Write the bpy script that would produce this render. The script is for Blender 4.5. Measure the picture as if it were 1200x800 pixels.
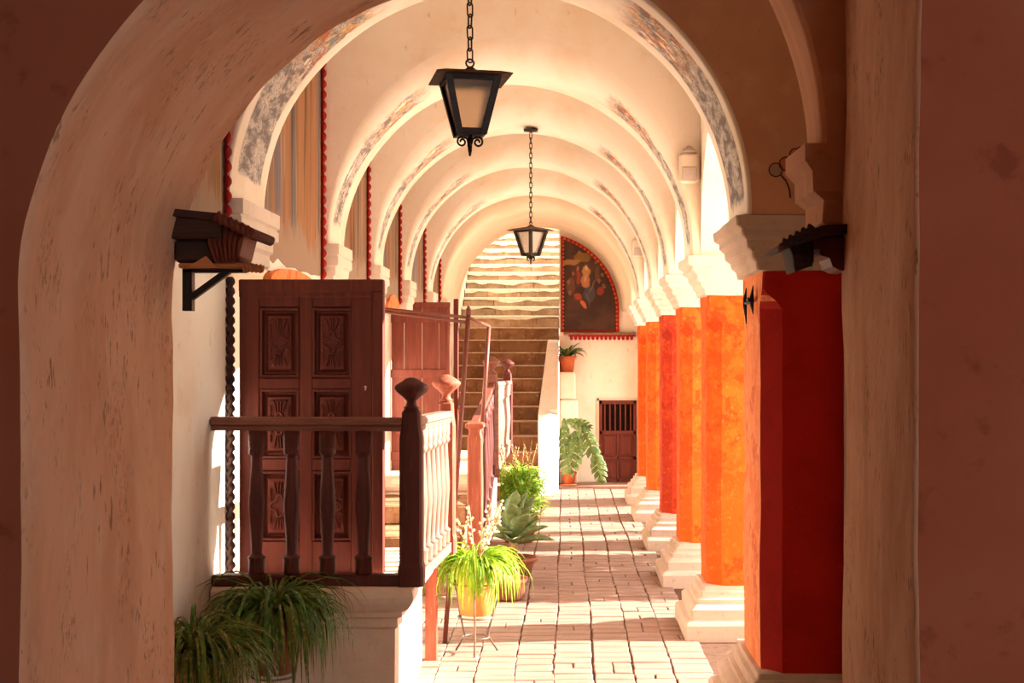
import bpy, math, random
from mathutils import Vector, noise
R = math.radians
PI = math.pi
rnd = random.Random(7)
for o in list(bpy.data.objects):
    bpy.data.objects.remove(o)
SC = bpy.context.scene
COL = SC.collection

# ------------------------------------------------------------------ camera, sky, sun, exposure
EYE = 2.0
F = 1600.0                       # focal length in pixels of the 1200 x 800 frame
VPX, VPY = 662.0, 420.0          # vanishing point of the arcade
cam_d = bpy.data.cameras.new('camera')
cam_d.sensor_width = 36.0
cam_d.lens = F / 1200 * 36
cam_d.shift_x = (600 - VPX) / 1200
cam_d.shift_y = (VPY - 400) / 1200
cam_d.clip_start = 0.05
cam = bpy.data.objects.new('camera', cam_d)
cam.location = (0, 0, EYE)
cam.rotation_euler = (PI / 2, 0, 0)
COL.objects.link(cam)
SC.camera = cam

w = bpy.data.worlds.new('sky')
SC.world = w
w.use_nodes = True
bg = w.node_tree.nodes['Background']
bg.inputs[0].default_value = (1.0, 0.94, 0.87, 1)
bg.inputs[1].default_value = 3.0

sun_d = bpy.data.lights.new('sun', 'SUN')
sun_d.energy = 16.0
sun_d.color = (1.0, 0.94, 0.86)
sun_d.angle = R(0.6)
sun = bpy.data.objects.new('sun', sun_d)
SUN_EL, SUN_AZ = R(25), R(6.5)
sdir = Vector((math.cos(SUN_EL) * math.cos(SUN_AZ), math.cos(SUN_EL) * math.sin(SUN_AZ), math.sin(SUN_EL)))
sun.rotation_euler = sdir.to_track_quat('Z', 'Y').to_euler()
sun.location = (8, 12, 8)
COL.objects.link(sun)

vs = SC.view_settings
vs.view_transform = 'Standard'
vs.look = 'None'
vs.gamma = 1.0
vs.use_curve_mapping = False
vs.exposure = 0.85


# ------------------------------------------------------------------ helpers
def lin(r, g, b):
    def f(c):
        c /= 255.0
        return c / 12.92 if c <= 0.04045 else ((c + 0.055) / 1.055) ** 2.4
    return (f(r), f(g), f(b), 1.0)


def px(x, y, d):
    """photo pixel + distance along the arcade -> world point"""
    return Vector(((x - VPX) * d / F, d, EYE + (VPY - y) * d / F))


def nz(v, s=1.0, o=0.0):
    return noise.noise(Vector((v[0] * s + o, v[1] * s + o * 0.7, v[2] * s - o)))


class NT:
    def __init__(self, name):
        self.m = bpy.data.materials.new(name)
        self.m.use_nodes = True
        self.t = self.m.node_tree
        self.n = self.t.nodes
        self.p = self.n['Principled BSDF']
        self.out = self.n['Material Output']

    def add(self, kind, **kw):
        nd = self.n.new(kind)
        for k, v in kw.items():
            setattr(nd, k, v)
        return nd

    def link(self, a, b):
        self.t.links.new(a, b)

    def math(self, op, a, b=None, c=None, clamp=False):
        nd = self.add('ShaderNodeMath', operation=op, use_clamp=clamp)
        for i, v in enumerate((a, b, c)):
            if v is None:
                continue
            if isinstance(v, (int, float)):
                nd.inputs[i].default_value = v
            else:
                self.link(v, nd.inputs[i])
        return nd.outputs[0]

    def mix(self, fac, a, b):
        nd = self.add('ShaderNodeMix', data_type='RGBA')
        for sock, v in ((nd.inputs[0], fac), (nd.inputs[6], a), (nd.inputs[7], b)):
            if isinstance(v, (int, float)):
                sock.default_value = v
            elif isinstance(v, tuple):
                sock.default_value = v
            else:
                self.link(v, sock)
        return nd.outputs[2]

    def coord(self, kind='Object', scale=(1, 1, 1)):
        tc = self.add('ShaderNodeTexCoord')
        mp = self.add('ShaderNodeMapping')
        mp.inputs['Scale'].default_value = scale
        self.link(tc.outputs[kind], mp.inputs[0])
        return mp.outputs[0]

    def noise(self, vec, detail=4, rough=0.6, dist=0.0):
        nd = self.add('ShaderNodeTexNoise')
        nd.inputs['Scale'].default_value = 1.0
        nd.inputs['Detail'].default_value = detail
        nd.inputs['Roughness'].default_value = rough
        nd.inputs['Distortion'].default_value = dist
        self.link(vec, nd.inputs['Vector'])
        return nd.outputs[0]

    def ramp(self, v, lo, hi, a=0.0, b=1.0):
        nd = self.add('ShaderNodeMapRange', interpolation_type='SMOOTHSTEP')
        nd.inputs[1].default_value = lo
        nd.inputs[2].default_value = hi
        nd.inputs[3].default_value = a
        nd.inputs[4].default_value = b
        self.link(v, nd.inputs[0])
        return nd.outputs[0]


def mat(name, col, rough=0.85, spec=0.25, layers=(), bumps=(), kind='Object', objvar=0.0, metal=0.0, base=None):
    """layers: (scale, lo, hi, colour, strength); bumps: (scale, strength, distance)"""
    t = NT(name)
    c = col
    if base:
        c = base(t)
    for (s, lo, hi, c2, k) in layers:
        v = t.coord(kind, s if isinstance(s, tuple) else (s, s, s))
        f = t.math('MULTIPLY', t.ramp(t.noise(v), lo, hi), k)
        c = t.mix(f, c, c2)
    if objvar:
        oi = t.add('ShaderNodeObjectInfo')
        h = t.add('ShaderNodeHueSaturation')
        t.link(t.math('MULTIPLY_ADD', oi.outputs['Random'], 2 * objvar, 1 - objvar), h.inputs['Value'])
        if isinstance(c, tuple):
            h.inputs['Color'].default_value = c
        else:
            t.link(c, h.inputs['Color'])
        c = h.outputs[0]
    if isinstance(c, tuple):
        t.p.inputs['Base Color'].default_value = c
    else:
        t.link(c, t.p.inputs['Base Color'])
    t.p.inputs['Roughness'].default_value = rough
    t.p.inputs['Specular IOR Level'].default_value = spec
    t.p.inputs['Metallic'].default_value = metal
    prev = None
    for (s, st, dist) in bumps:
        v = t.coord(kind, s if isinstance(s, tuple) else (s, s, s))
        b = t.add('ShaderNodeBump')
        b.inputs['Strength'].default_value = st
        b.inputs['Distance'].default_value = dist
        t.link(t.noise(v, 5, 0.6), b.inputs['Height'])
        if prev:
            t.link(prev, b.inputs['Normal'])
        prev = b.outputs[0]
    if prev:
        t.link(prev, t.p.inputs['Normal'])
    return t.m


def wpos(o):
    v = Vector((0, 0, 0))
    while o:
        v += o.location
        o = o.parent
    return v


class MB:
    def __init__(self):
        self.v, self.f, self.m, self.s, self.uv = [], [], [], [], {}

    def vert(self, p):
        self.v.append(tuple(p))
        return len(self.v) - 1

    def face(self, idx, m=0, s=False, uv=None):
        if uv:
            self.uv[len(self.f)] = uv
        self.f.append(tuple(idx))
        self.m.append(m)
        self.s.append(s)

    def grid(self, pts, m=0, s=True, uvs=None, flip=False, close_i=False, close_j=False):
        """pts[i][j]"""
        ni, nj = len(pts), len(pts[0])
        ix = [[self.vert(p) for p in row] for row in pts]
        for i in range(ni if close_i else ni - 1):
            for j in range(nj if close_j else nj - 1):
                i2, j2 = (i + 1) % ni, (j + 1) % nj
                q = [ix[i][j], ix[i2][j], ix[i2][j2], ix[i][j2]]
                u = None
                if uvs:
                    u = [uvs[i][j], uvs[i2][j], uvs[i2][j2], uvs[i][j2]]
                if flip:
                    q.reverse()
                    u = u[::-1] if u else None
                self.face(q, m, s, u)
        return ix

    def box(self, x0, x1, y0, y1, z0, z1, m=0, ch=0.0, jit=0.0):
        """box, chamfered on all edges when ch > 0"""
        if ch <= 0:
            p = [(x0, y0, z0), (x1, y0, z0), (x1, y1, z0), (x0, y1, z0), (x0, y0, z1), (x1, y0, z1), (x1, y1, z1), (x0, y1, z1)]
            i = [self.vert(q) for q in p]
            for q in ((0, 3, 2, 1), (4, 5, 6, 7), (0, 1, 5, 4), (1, 2, 6, 5), (2, 3, 7, 6), (3, 0, 4, 7)):
                self.face([i[k] for k in q], m)
            return
        ch = min(ch, (x1 - x0) * 0.45, (y1 - y0) * 0.45, (z1 - z0) * 0.45)
        rings = []
        for (z, d) in ((z0, ch), (z0 + ch, 0), (z1 - ch, 0), (z1, ch)):
            a0, a1, b0, b1 = x0 + d, x1 - d, y0 + d, y1 - d
            c = ch * 0.999 if d == 0 else ch * 0.5
            rings.append([(a0 + c, b0, z), (a1 - c, b0, z), (a1, b0 + c, z), (a1, b1 - c, z), (a1 - c, b1, z), (a0 + c, b1, z), (a0, b1 - c, z), (a0, b0 + c, z)])
        if jit:
            rings = [[(p[0] + rnd.uniform(-jit, jit), p[1] + rnd.uniform(-jit, jit), p[2] + rnd.uniform(-jit, jit)) for p in r] for r in rings]
        self.loft(rings, m, caps=True, s=False)

    def loft(self, rings, m=0, caps=True, s=True):
        ix = [[self.vert(p) for p in r] for r in rings]
        n = len(ix[0])
        for a, b in zip(ix, ix[1:]):
            for k in range(n):
                k2 = (k + 1) % n
                self.face((a[k], a[k2], b[k2], b[k]), m, s)
        if caps:
            self.face(ix[0][::-1], m)
            self.face(ix[-1], m)

    def lathe(self, prof, c, n=16, m=0, s=True, sx=1.0, sy=1.0):
        rings = []
        for (r, z) in prof:
            rings.append([(c[0] + r * sx * math.cos(2 * PI * k / n), c[1] + r * sy * math.sin(2 * PI * k / n), c[2] + z) for k in range(n)])
        self.loft(rings, m, True, s)

    def tube(self, pts, r, n=8, m=0, close=False, s=True):
        P = [Vector(p) for p in pts]
        N = len(P)
        rings = []
        up = None
        for i in range(N):
            if close:
                t = P[(i + 1) % N] - P[i - 1]
            else:
                t = P[min(i + 1, N - 1)] - P[max(i - 1, 0)]
            if t.length < 1e-9:
                t = Vector((0, 0, 1))
            t.normalize()
            if up is None:
                up = Vector((0, 0, 1)) if abs(t.z) < 0.9 else Vector((1, 0, 0))
            a = up - t * up.dot(t)
            if a.length < 1e-6:
                a = t.orthogonal()
            a.normalize()
            up = a
            b = t.cross(a)
            rr = r[i] if isinstance(r, (list, tuple)) else r
            rings.append([P[i] + (a * math.cos(2 * PI * k / n) + b * math.sin(2 * PI * k / n)) * rr for k in range(n)])
        if close:
            ix = [[self.vert(p) for p in rg] for rg in rings]
            for i in range(N):
                A, B = ix[i], ix[(i + 1) % N]
                for k in range(n):
                    self.face((A[k], A[(k + 1) % n], B[(k + 1) % n], B[k]), m, s)
        else:
            self.loft(rings, m, True, s)

    def prism(self, poly, axis, a, b, m=0):
        """poly of 2-D points extruded along axis 0/1/2 from a to b"""
        def P(p, t):
            q = [p[0], p[1]]
            q.insert(axis, t)
            return q
        A = [self.vert(P(p, a)) for p in poly]
        B = [self.vert(P(p, b)) for p in poly]
        n = len(poly)
        self.face(A[::-1], m)
        self.face(B, m)
        for k in range(n):
            self.face((A[k], A[(k + 1) % n], B[(k + 1) % n], B[k]), m)

    def bar(self, p, q, wx, wy, m=0):
        """square bar between two points"""
        p, q = Vector(p), Vector(q)
        t = (q - p).normalized()
        a = Vector((0, 0, 1)) if abs(t.z) < 0.9 else Vector((1, 0, 0))
        a = (a - t * a.dot(t)).normalized()
        b = t.cross(a)
        rings = [[c + a * sa * wy + b * sb * wx for sa, sb in ((-.5, -.5), (-.5, .5), (.5, .5), (.5, -.5))] for c in (p, q)]
        self.loft(rings, m, True, False)

    def wob(self, amp, sc, o=0.0):
        self.v = [(p[0] + amp * nz(p, sc, o), p[1] + amp * nz(p, sc, o + 9.1), p[2] + amp * 0.6 * nz(p, sc, o + 4.7)) for p in self.v]

    def mesh(self, name, mats, off=Vector((0, 0, 0))):
        me = bpy.data.meshes.new(name)
        me.from_pydata([(p[0] - off[0], p[1] - off[1], p[2] - off[2]) for p in self.v], [], self.f)
        for mm in (mats if isinstance(mats, (list, tuple)) else [mats]):
            me.materials.append(mm)
        me.polygons.foreach_set('material_index', self.m)
        me.polygons.foreach_set('use_smooth', self.s)
        if self.uv:
            ul = me.uv_layers.new(name='UVMap')
            for fi, uv in self.uv.items():
                for k, li in enumerate(me.polygons[fi].loop_indices):
                    ul.data[li].uv = uv[k]
        me.update()
        return me

    def build(self, name, mats, parent=None, local=False, loc=None, kind=None, label=None):
        """mesh given in world coordinates (or, local=True, in the parent's own)"""
        off = Vector((0, 0, 0))
        if parent and not local:
            off = wpos(parent)
        elif loc is not None:
            off = Vector(loc)
        o = bpy.data.objects.new(name, self.mesh(name, mats, off))
        COL.objects.link(o)
        o.parent = parent
        if not parent and loc is not None:
            o.location = loc
        if kind:
            o['kind'] = kind
        if label:
            o['label'] = label
        return o


def tag(o, label, cat=None, group=None, kind=None):
    o['label'] = label
    if cat:
        o['category'] = cat
    if group:
        o['group'] = group
    if kind:
        o['kind'] = kind
    return o


def thing(name, label, cat, loc=(0, 0, 0), rz=0.0, group=None):
    o = bpy.data.objects.new(name, None)
    o.empty_display_size = 0.1
    COL.objects.link(o)
    o.location = loc
    o.rotation_euler = (0, 0, rz)
    return tag(o, label, cat, group)


def copy_tree(o, parent=None):
    c = o.copy()
    COL.objects.link(c)
    c.parent = parent
    for ch in list(o.children):
        copy_tree(ch, c)
    return c


# ------------------------------------------------------------------ materials
M = {}
CREAM = lin(245, 236, 221)
M['plaster'] = mat('cream plaster', CREAM, 0.9, 0.15,
                   [(1.3, .42, .68, lin(236, 217, 190), .7), (6, .55, .75, lin(222, 198, 170), .35), ((14, 14, 5), .66, .74, lin(160, 124, 96), .35)],
                   [(5, .35, .02), (38, .25, .006)])
M['white'] = mat('limewash', lin(230, 216, 200), 0.9, 0.15,
                 [(2.2, .45, .72, lin(216, 198, 178), .6), (17, .6, .75, lin(170, 130, 98), .4)],
                 [(7, .4, .015), (45, .3, .005)])
M['porch'] = mat('porch plaster', lin(240, 214, 192), 0.9, 0.15,
                 [(1.6, .42, .66, lin(228, 194, 166), .7), (7, .55, .75, lin(206, 164, 134), .4), (24, .64, .74, lin(150, 106, 78), .4)],
                 [(6, .5, .02), (45, .3, .004)])
M['ochre'] = mat('warm vault plaster', lin(240, 222, 196), 0.9, 0.15,
                 [(1.6, .42, .66, lin(232, 208, 176), .7), (8, .55, .75, lin(240, 222, 196), .5), (30, .66, .75, lin(150, 105, 70), .4)],
                 [(6, .4, .02), (60, .3, .004)])
M['portal'] = mat('portal plaster', lin(226, 180, 150), 0.92, 0.12,
                  [(1.1, .4, .65, lin(210, 158, 126), .7), (5.0, .5, .72, lin(238, 202, 174), .5), (24, .62, .74, lin(150, 100, 72), .4)],
                  [(6, .4, .012), (50, .3, .003)])


def reveal_base(t):
    # u across the wall thickness, v (metres) along the arch: scuffs run along the arch
    c = lin(238, 192, 160)
    u = t.coord('UV', (3.0, 1.1, 1))
    c = t.mix(t.math('MULTIPLY', t.ramp(t.noise(u), .4, .62), .7), c, lin(218, 164, 130))
    u = t.coord('UV', (11, 4.5, 1))
    c = t.mix(t.math('MULTIPLY', t.ramp(t.noise(u), .5, .72), .35), c, lin(244, 218, 194))
    # dark worn scuffs, gathered in patches
    pn = t.ramp(t.noise(t.coord('UV', (2.2, 1.4, 1))), .46, .60)
    u = t.coord('UV', (34, 9, 1))
    f = t.math('MULTIPLY', t.ramp(t.noise(u, 3, .65), .58, .66), pn)
    c = t.mix(t.math('MULTIPLY', f, .7), c, lin(124, 80, 54))
    pn2 = t.ramp(t.noise(t.coord('UV', (5, 2.4, 1)), 3), .52, .66)
    f = t.math('MULTIPLY', t.ramp(t.noise(t.coord('UV', (70, 26, 1)), 3, .7), .50, .62), pn2)
    c = t.mix(t.math('MULTIPLY', f, .55), c, lin(140, 94, 66))
    u = t.coord('UV', (90, 12, 1))
    f = t.ramp(t.noise(u, 2), .70, .75)
    c = t.mix(t.math('MULTIPLY', f, .7), c, lin(80, 45, 30))
    return c


M['reveal'] = mat('scuffed arch plaster', CREAM, 0.92, 0.12, (), [((10, 4, 1), .4, .02), ((50, 12, 1), .3, .008)], kind='UV', base=reveal_base)
M['redwall'] = mat('brown limewashed wall', lin(158, 92, 70), 0.92, 0.1,
                   [(1.2, .4, .66, lin(150, 80, 56), .8), (9, .58, .72, lin(110, 52, 36), .5)], [(5, .3, .012), (50, .25, .003)])


def orange(name, c1, c2, c3):
    return mat(name, c1, 0.82, 0.25,
               [(1.7, .45, .6, c2, .7), (4.2, .55, .585, tuple(c2[i] * (.78, .55, .5, 1)[i] for i in range(4)), .6), (9, .52, .62, c3, .55), (26, .56, .62, c3, .5), ((40, 40, 26), .62, .70, lin(250, 180, 110), .25), (60, .68, .74, lin(120, 40, 8), .5)],
               [(7, .4, .015), ((60, 60, 25), .45, .006)])


M['or1'] = orange('orange limewash a', lin(238, 138, 80), lin(228, 112, 56), lin(246, 164, 106))
M['or2'] = orange('orange limewash b', lin(228, 90, 12), lin(220, 72, 8), lin(234, 108, 28))
M['or3'] = orange('orange limewash c', lin(232, 100, 24), lin(220, 72, 18), lin(238, 118, 40))
M['or4'] = orange('red orange limewash', lin(194, 62, 28), lin(178, 46, 22), lin(210, 82, 38))
M['red1'] = mat('deep red limewash', lin(186, 26, 8), 0.8, 0.25, [(3, .45, .65, lin(168, 16, 6), .7), (24, .6, .72, lin(206, 52, 18), .4)], [(7, .5, .015), (50, .35, .004)])  # orange pillar paint with the shade of its front put into the colour
M['base'] = mat('whitewashed pillar stone', lin(204, 184, 166), 0.9, 0.15,
                [(3, .45, .7, lin(188, 162, 140), .6), (22, .6, .74, lin(160, 120, 88), .45)], [(9, .5, .012), (60, .35, .004)])


def soffit_base(kind):
    def f(t):
        c = CREAM
        v = t.coord('Object', (1.5, 1.5, 1.5))
        c = t.mix(t.math('MULTIPLY', t.ramp(t.noise(v), .42, .68), .45), c, lin(228, 198, 160))
        uv = t.add('ShaderNodeTexCoord').outputs['UV']
        sp = t.add('ShaderNodeSeparateXYZ')
        t.link(uv, sp.inputs[0])
        u, vv = sp.outputs[0], sp.outputs[1]        # u 0..1 front to back, v 0..1 left foot to right foot
        edge = t.math('MULTIPLY', t.math('SUBTRACT', t.noise(t.coord('UV', (5, 14, 1)), 3), .5), .10 if kind == 'big' else .22)
        ue = t.math('ADD', u, edge)
        ve = t.math('ADD', vv, t.math('MULTIPLY', edge, .25))
        if kind == 'big':
            um = t.math('MULTIPLY', t.ramp(ue, .14, .17), t.ramp(ue, .84, .80))
        else:
            um = t.math('MULTIPLY', t.ramp(ue, .08, .14), t.ramp(ue, .62, .50))
        left = t.math('MULTIPLY', t.ramp(ve, .035, .040), t.ramp(ve, .36, .30))
        right = t.math('MULTIPLY', t.ramp(ve, .985, .97), t.ramp(ve, .66, .71))
        msk = t.math('MULTIPLY', um, t.math('ADD', left, right, clamp=True))
        # grey ground with ochre, red and blue plumes further up, dark drawn lines
        up = t.math('ABSOLUTE', t.math('SUBTRACT', vv, .5))
        g = t.mix(t.ramp(t.noise(t.coord('UV', (4, 46, 1)), 3), .42, .6), lin(204, 198, 190), lin(118, 112, 114))
        pl = t.noise(t.coord('UV', (9, 13, 1)), 2, .5, 1.5)
        hot = t.mix(t.ramp(pl, .46, .52), lin(226, 186, 112), lin(204, 112, 76))
        hot = t.mix(t.ramp(pl, .40, .34), hot, lin(128, 142, 160))
        g = t.mix(t.math('MULTIPLY', t.ramp(up, .33, .24), t.ramp(t.noise(t.coord('UV', (7, 30, 1)), 3), .44, .54)), g, hot)
        ln = t.noise(t.coord('UV', (17, 70, 1) if kind == 'big' else (10, 44, 1)), 3, .6, 1.6)
        line = t.ramp(t.math('ABSOLUTE', t.math('SUBTRACT', ln, .5)), .045, .015)
        g = t.mix(t.math('MULTIPLY', line, .75), g, lin(84, 66, 58))
        hole = t.ramp(t.noise(t.coord('UV', (10, 26, 1)), 4), .36, .44)
        if kind == 'big':
            hole = t.math('MAXIMUM', hole, t.ramp(up, .28, .34))
        return t.mix(t.math('MULTIPLY', t.math('MULTIPLY', msk, hole), .9), c, g)
    return f


M['soffit1'] = mat('painted arch soffit', CREAM, 0.9, 0.15, (), [(6, .35, .015), (45, .25, .004)], base=soffit_base('big'))
M['soffit2'] = mat('faded painted arch soffit', CREAM, 0.9, 0.15, (), [(6, .35, .015), (45, .25, .004)], base=soffit_base('small'))


def mural_base(t):
    c = lin(132, 106, 84)
    for (s, lo, hi, col, k) in (((4.2, 2.6, .25), .48, .53, lin(156, 110, 76), .85), ((5.1, 4.2, .22), .52, .55, lin(96, 108, 122), .9),
                                ((6.3, 5.1, .3), .55, .59, lin(78, 58, 42), .8), ((3.7, 6.5, .22), .55, .58, lin(144, 104, 58), .85),
                                ((3.1, 12.0, .5), .60, .63, lin(134, 82, 58), .7), ((8, 22, .8), .56, .62, lin(176, 150, 124), .5)):
        v = t.coord('Object', s)
        c = t.mix(t.math('MULTIPLY', t.ramp(t.noise(v, 3, .55, .4), lo, hi), k), c, col)
    # bare plaster near the foot of the mural
    sp = t.add('ShaderNodeSeparateXYZ')
    t.link(t.coord('Object'), sp.inputs[0])
    z = t.math('ADD', sp.outputs[2], t.math('MULTIPLY', t.noise(t.coord('Object', (3, 6, 3))), .5))
    return t.mix(t.ramp(z, 3.14, 2.98), c, lin(156, 132, 112))


M['mural'] = mat('streaked mural paint', CREAM, 0.85, 0.2, (), [((20, 30, 3), .25, .006)], base=mural_base)
M['scallop'] = mat('red scallop border', lin(160, 24, 14), 0.7, 0.3, [(20, .5, .65, lin(112, 12, 8), .6)], [(40, .3, .004)])
M['scallop2'] = mat('ochre scallop border', lin(206, 104, 40), 0.7, 0.3, [(20, .5, .65, lin(170, 50, 20), .6)])

M['brick'] = mat('paving brick', lin(150, 122, 106), 0.88, 0.2,
                 [(2.2, .42, .66, lin(132, 104, 88), .6), (14, .55, .72, lin(170, 144, 128), .5), (40, .62, .74, lin(120, 84, 62), .4)],
                 [(30, .4, .004)], objvar=.09)
M['joint'] = mat('paving joint', lin(100, 74, 58), 0.95, 0.1, [(20, .45, .65, lin(78, 54, 40), .6)], [(40, .5, .005)])
M['court'] = mat('courtyard paving', lin(236, 224, 208), 0.9, 0.15, [(1.5, .45, .65, lin(226, 210, 192), .6)], [(20, .4, .01)])
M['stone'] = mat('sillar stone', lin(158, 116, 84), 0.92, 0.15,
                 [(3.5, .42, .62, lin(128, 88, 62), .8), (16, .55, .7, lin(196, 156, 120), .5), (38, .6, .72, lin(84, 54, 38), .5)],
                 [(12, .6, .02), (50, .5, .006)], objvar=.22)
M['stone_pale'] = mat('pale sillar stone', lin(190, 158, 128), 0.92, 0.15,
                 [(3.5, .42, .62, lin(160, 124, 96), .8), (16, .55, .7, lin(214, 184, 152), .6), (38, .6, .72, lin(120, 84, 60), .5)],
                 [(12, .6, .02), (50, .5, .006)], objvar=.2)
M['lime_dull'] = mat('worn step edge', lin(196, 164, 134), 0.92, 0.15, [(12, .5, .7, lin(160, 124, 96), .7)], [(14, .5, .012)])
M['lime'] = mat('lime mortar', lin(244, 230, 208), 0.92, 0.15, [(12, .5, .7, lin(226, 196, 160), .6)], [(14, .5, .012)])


def wood(name, c1, c2, c3, axis=2, rough=.55, spec=.35):
    s = [26, 26, 26]
    s[axis] = 2.0
    s2 = [70, 70, 70]
    s2[axis] = 5
    return mat(name, c1, rough, spec, [(tuple(s), .4, .64, c2, .75), (tuple(s2), .55, .7, c3, .5)], [(tuple(s2), .3, .003)])


M['wood_door'] = wood('red brown door wood', lin(112, 48, 32), lin(94, 37, 24), lin(132, 66, 44))
M['wood_dark'] = wood('dark turned wood', lin(92, 44, 36), lin(72, 32, 27), lin(118, 64, 50), rough=.55, spec=.22)
M['wood_rail'] = wood('worn handrail wood', lin(132, 80, 64), lin(104, 58, 46), lin(166, 112, 90), axis=0, rough=.5)
M['wood_red'] = wood('faded red plank', lin(130, 64, 48), lin(114, 52, 38), lin(150, 82, 62))
M['wood_black'] = wood('carved dark wood', lin(66, 36, 26), lin(40, 20, 14), lin(104, 60, 38), axis=0, rough=.7)
M['wood_ochre'] = wood('pale worn wood', lin(190, 120, 70), lin(150, 84, 44), lin(214, 156, 104), axis=0, rough=.75)  # orange light on the corbel's lower board, put into its colour
M['wood_terra'] = wood('terracotta painted wood', lin(158, 84, 60), lin(138, 68, 46), lin(196, 134, 104), rough=.7)
M['wood_pale'] = wood('sun bleached wood', lin(148, 108, 90), lin(120, 82, 66), lin(180, 146, 126), rough=.7)  # sunlight on the side balustrades is put into this paler tone
M['iron'] = mat('black iron', lin(34, 24, 20), 0.5, 0.4, [(20, .5, .7, lin(64, 40, 28), .6)], [(60, .3, .002)], metal=.3)
M['iron_roof'] = mat('rusty lantern roof', lin(92, 58, 34), 0.65, 0.3, [(14, .45, .65, lin(60, 36, 22), .8)], [(40, .3, .002)])
M['pipe'] = mat('brown painted pipe', lin(116, 64, 50), 0.5, 0.35, [(20, .5, .7, lin(110, 58, 42), .6)])
M['wire'] = mat('grey stand wire', lin(120, 100, 84), 0.45, 0.5, [(30, .5, .7, lin(90, 66, 50), .6)], metal=.4)
M['terracotta'] = mat('terracotta pot', lin(176, 92, 56), 0.8, 0.2, [(6, .45, .65, lin(150, 72, 42), .6), (30, .6, .72, lin(206, 140, 100), .4)], [(40, .3, .003)])
M['clay'] = mat('dull clay pot', lin(150, 96, 74), 0.85, 0.2, [(6, .45, .65, lin(126, 78, 58), .6)], [(40, .3, .003)])
M['yellowpot'] = mat('yellow ochre pot', lin(216, 150, 82), 0.7, 0.25, [(5, .45, .65, lin(204, 132, 64), .6), (22, .58, .7, lin(226, 180, 120), .4)], [(40, .3, .003)])
M['plastic'] = mat('emergency light plastic', lin(232, 218, 200), 0.5, 0.4, [(3, .5, .7, lin(216, 198, 176), .5)])
M['plastic2'] = mat('emergency light lens', lin(190, 176, 166), 0.35, 0.5, [(60, .5, .6, lin(170, 156, 146), .5)])
M['soil'] = mat('potting soil', lin(60, 40, 28), 0.95, 0.1, [(30, .5, .6, lin(90, 64, 44), .6)])


def leafmat(name, c1, c2, c3, trans=.35):
    t = NT(name)
    v = t.coord('Object', (9, 9, 9))
    c = t.mix(t.ramp(t.noise(v), .42, .6), c1, c2)
    v = t.coord('Object', (31, 31, 31))
    c = t.mix(t.math('MULTIPLY', t.ramp(t.noise(v), .52, .64), .7), c, c3)
    t.link(c, t.p.inputs['Base Color'])
    t.p.inputs['Roughness'].default_value = .5
    t.p.inputs['Specular IOR Level'].default_value = .3
    tr = t.add('ShaderNodeBsdfTranslucent')
    t.link(c, tr.inputs[0])
    mx = t.add('ShaderNodeMixShader')
    mx.inputs[0].default_value = trans
    t.link(t.p.outputs[0], mx.inputs[1])
    t.link(tr.outputs[0], mx.inputs[2])
    t.link(mx.outputs[0], t.out.inputs[0])
    return t.m


M['leaf_dark'] = leafmat('dark spider leaves', lin(98, 132, 50), lin(70, 102, 38), lin(156, 172, 92))
M['leaf_olive'] = leafmat('olive spider leaves', lin(118, 120, 46), lin(80, 84, 32), lin(176, 166, 84))
M['leaf_lime'] = leafmat('yellow green leaves', lin(150, 186, 40), lin(118, 160, 34), lin(206, 196, 70), .45)
M['leaf_agave'] = leafmat('agave leaf', lin(132, 152, 92), lin(108, 132, 80), lin(160, 172, 116), .15)
M['leaf_bush'] = leafmat('bush leaves', lin(150, 186, 60), lin(116, 160, 48), lin(200, 208, 100), .4)
M['leaf_mons'] = leafmat('monstera leaf', lin(88, 108, 44), lin(62, 84, 34), lin(132, 140, 76), .2)
M['stalk'] = leafmat('flower stalk', lin(196, 160, 104), lin(160, 130, 70), lin(220, 196, 150), .2)
M['petal'] = leafmat('small white flower', lin(250, 238, 216), lin(240, 220, 190), lin(255, 248, 230), .4)

tg = NT('frosted lantern glass')
tg.p.inputs['Base Color'].default_value = lin(240, 226, 206)
tg.p.inputs['Roughness'].default_value = .3
_b = tg.add('ShaderNodeBump')
_b.inputs['Strength'].default_value = .6
_b.inputs['Distance'].default_value = .004
tg.link(tg.noise(tg.coord('Object', (160, 160, 160)), 2), _b.inputs['Height'])
tg.link(_b.outputs[0], tg.p.inputs['Normal'])
tg.p.inputs['Transmission Weight'].default_value = .92
tg.p.inputs['IOR'].default_value = 1.3
M['frost'] = tg.m


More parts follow.
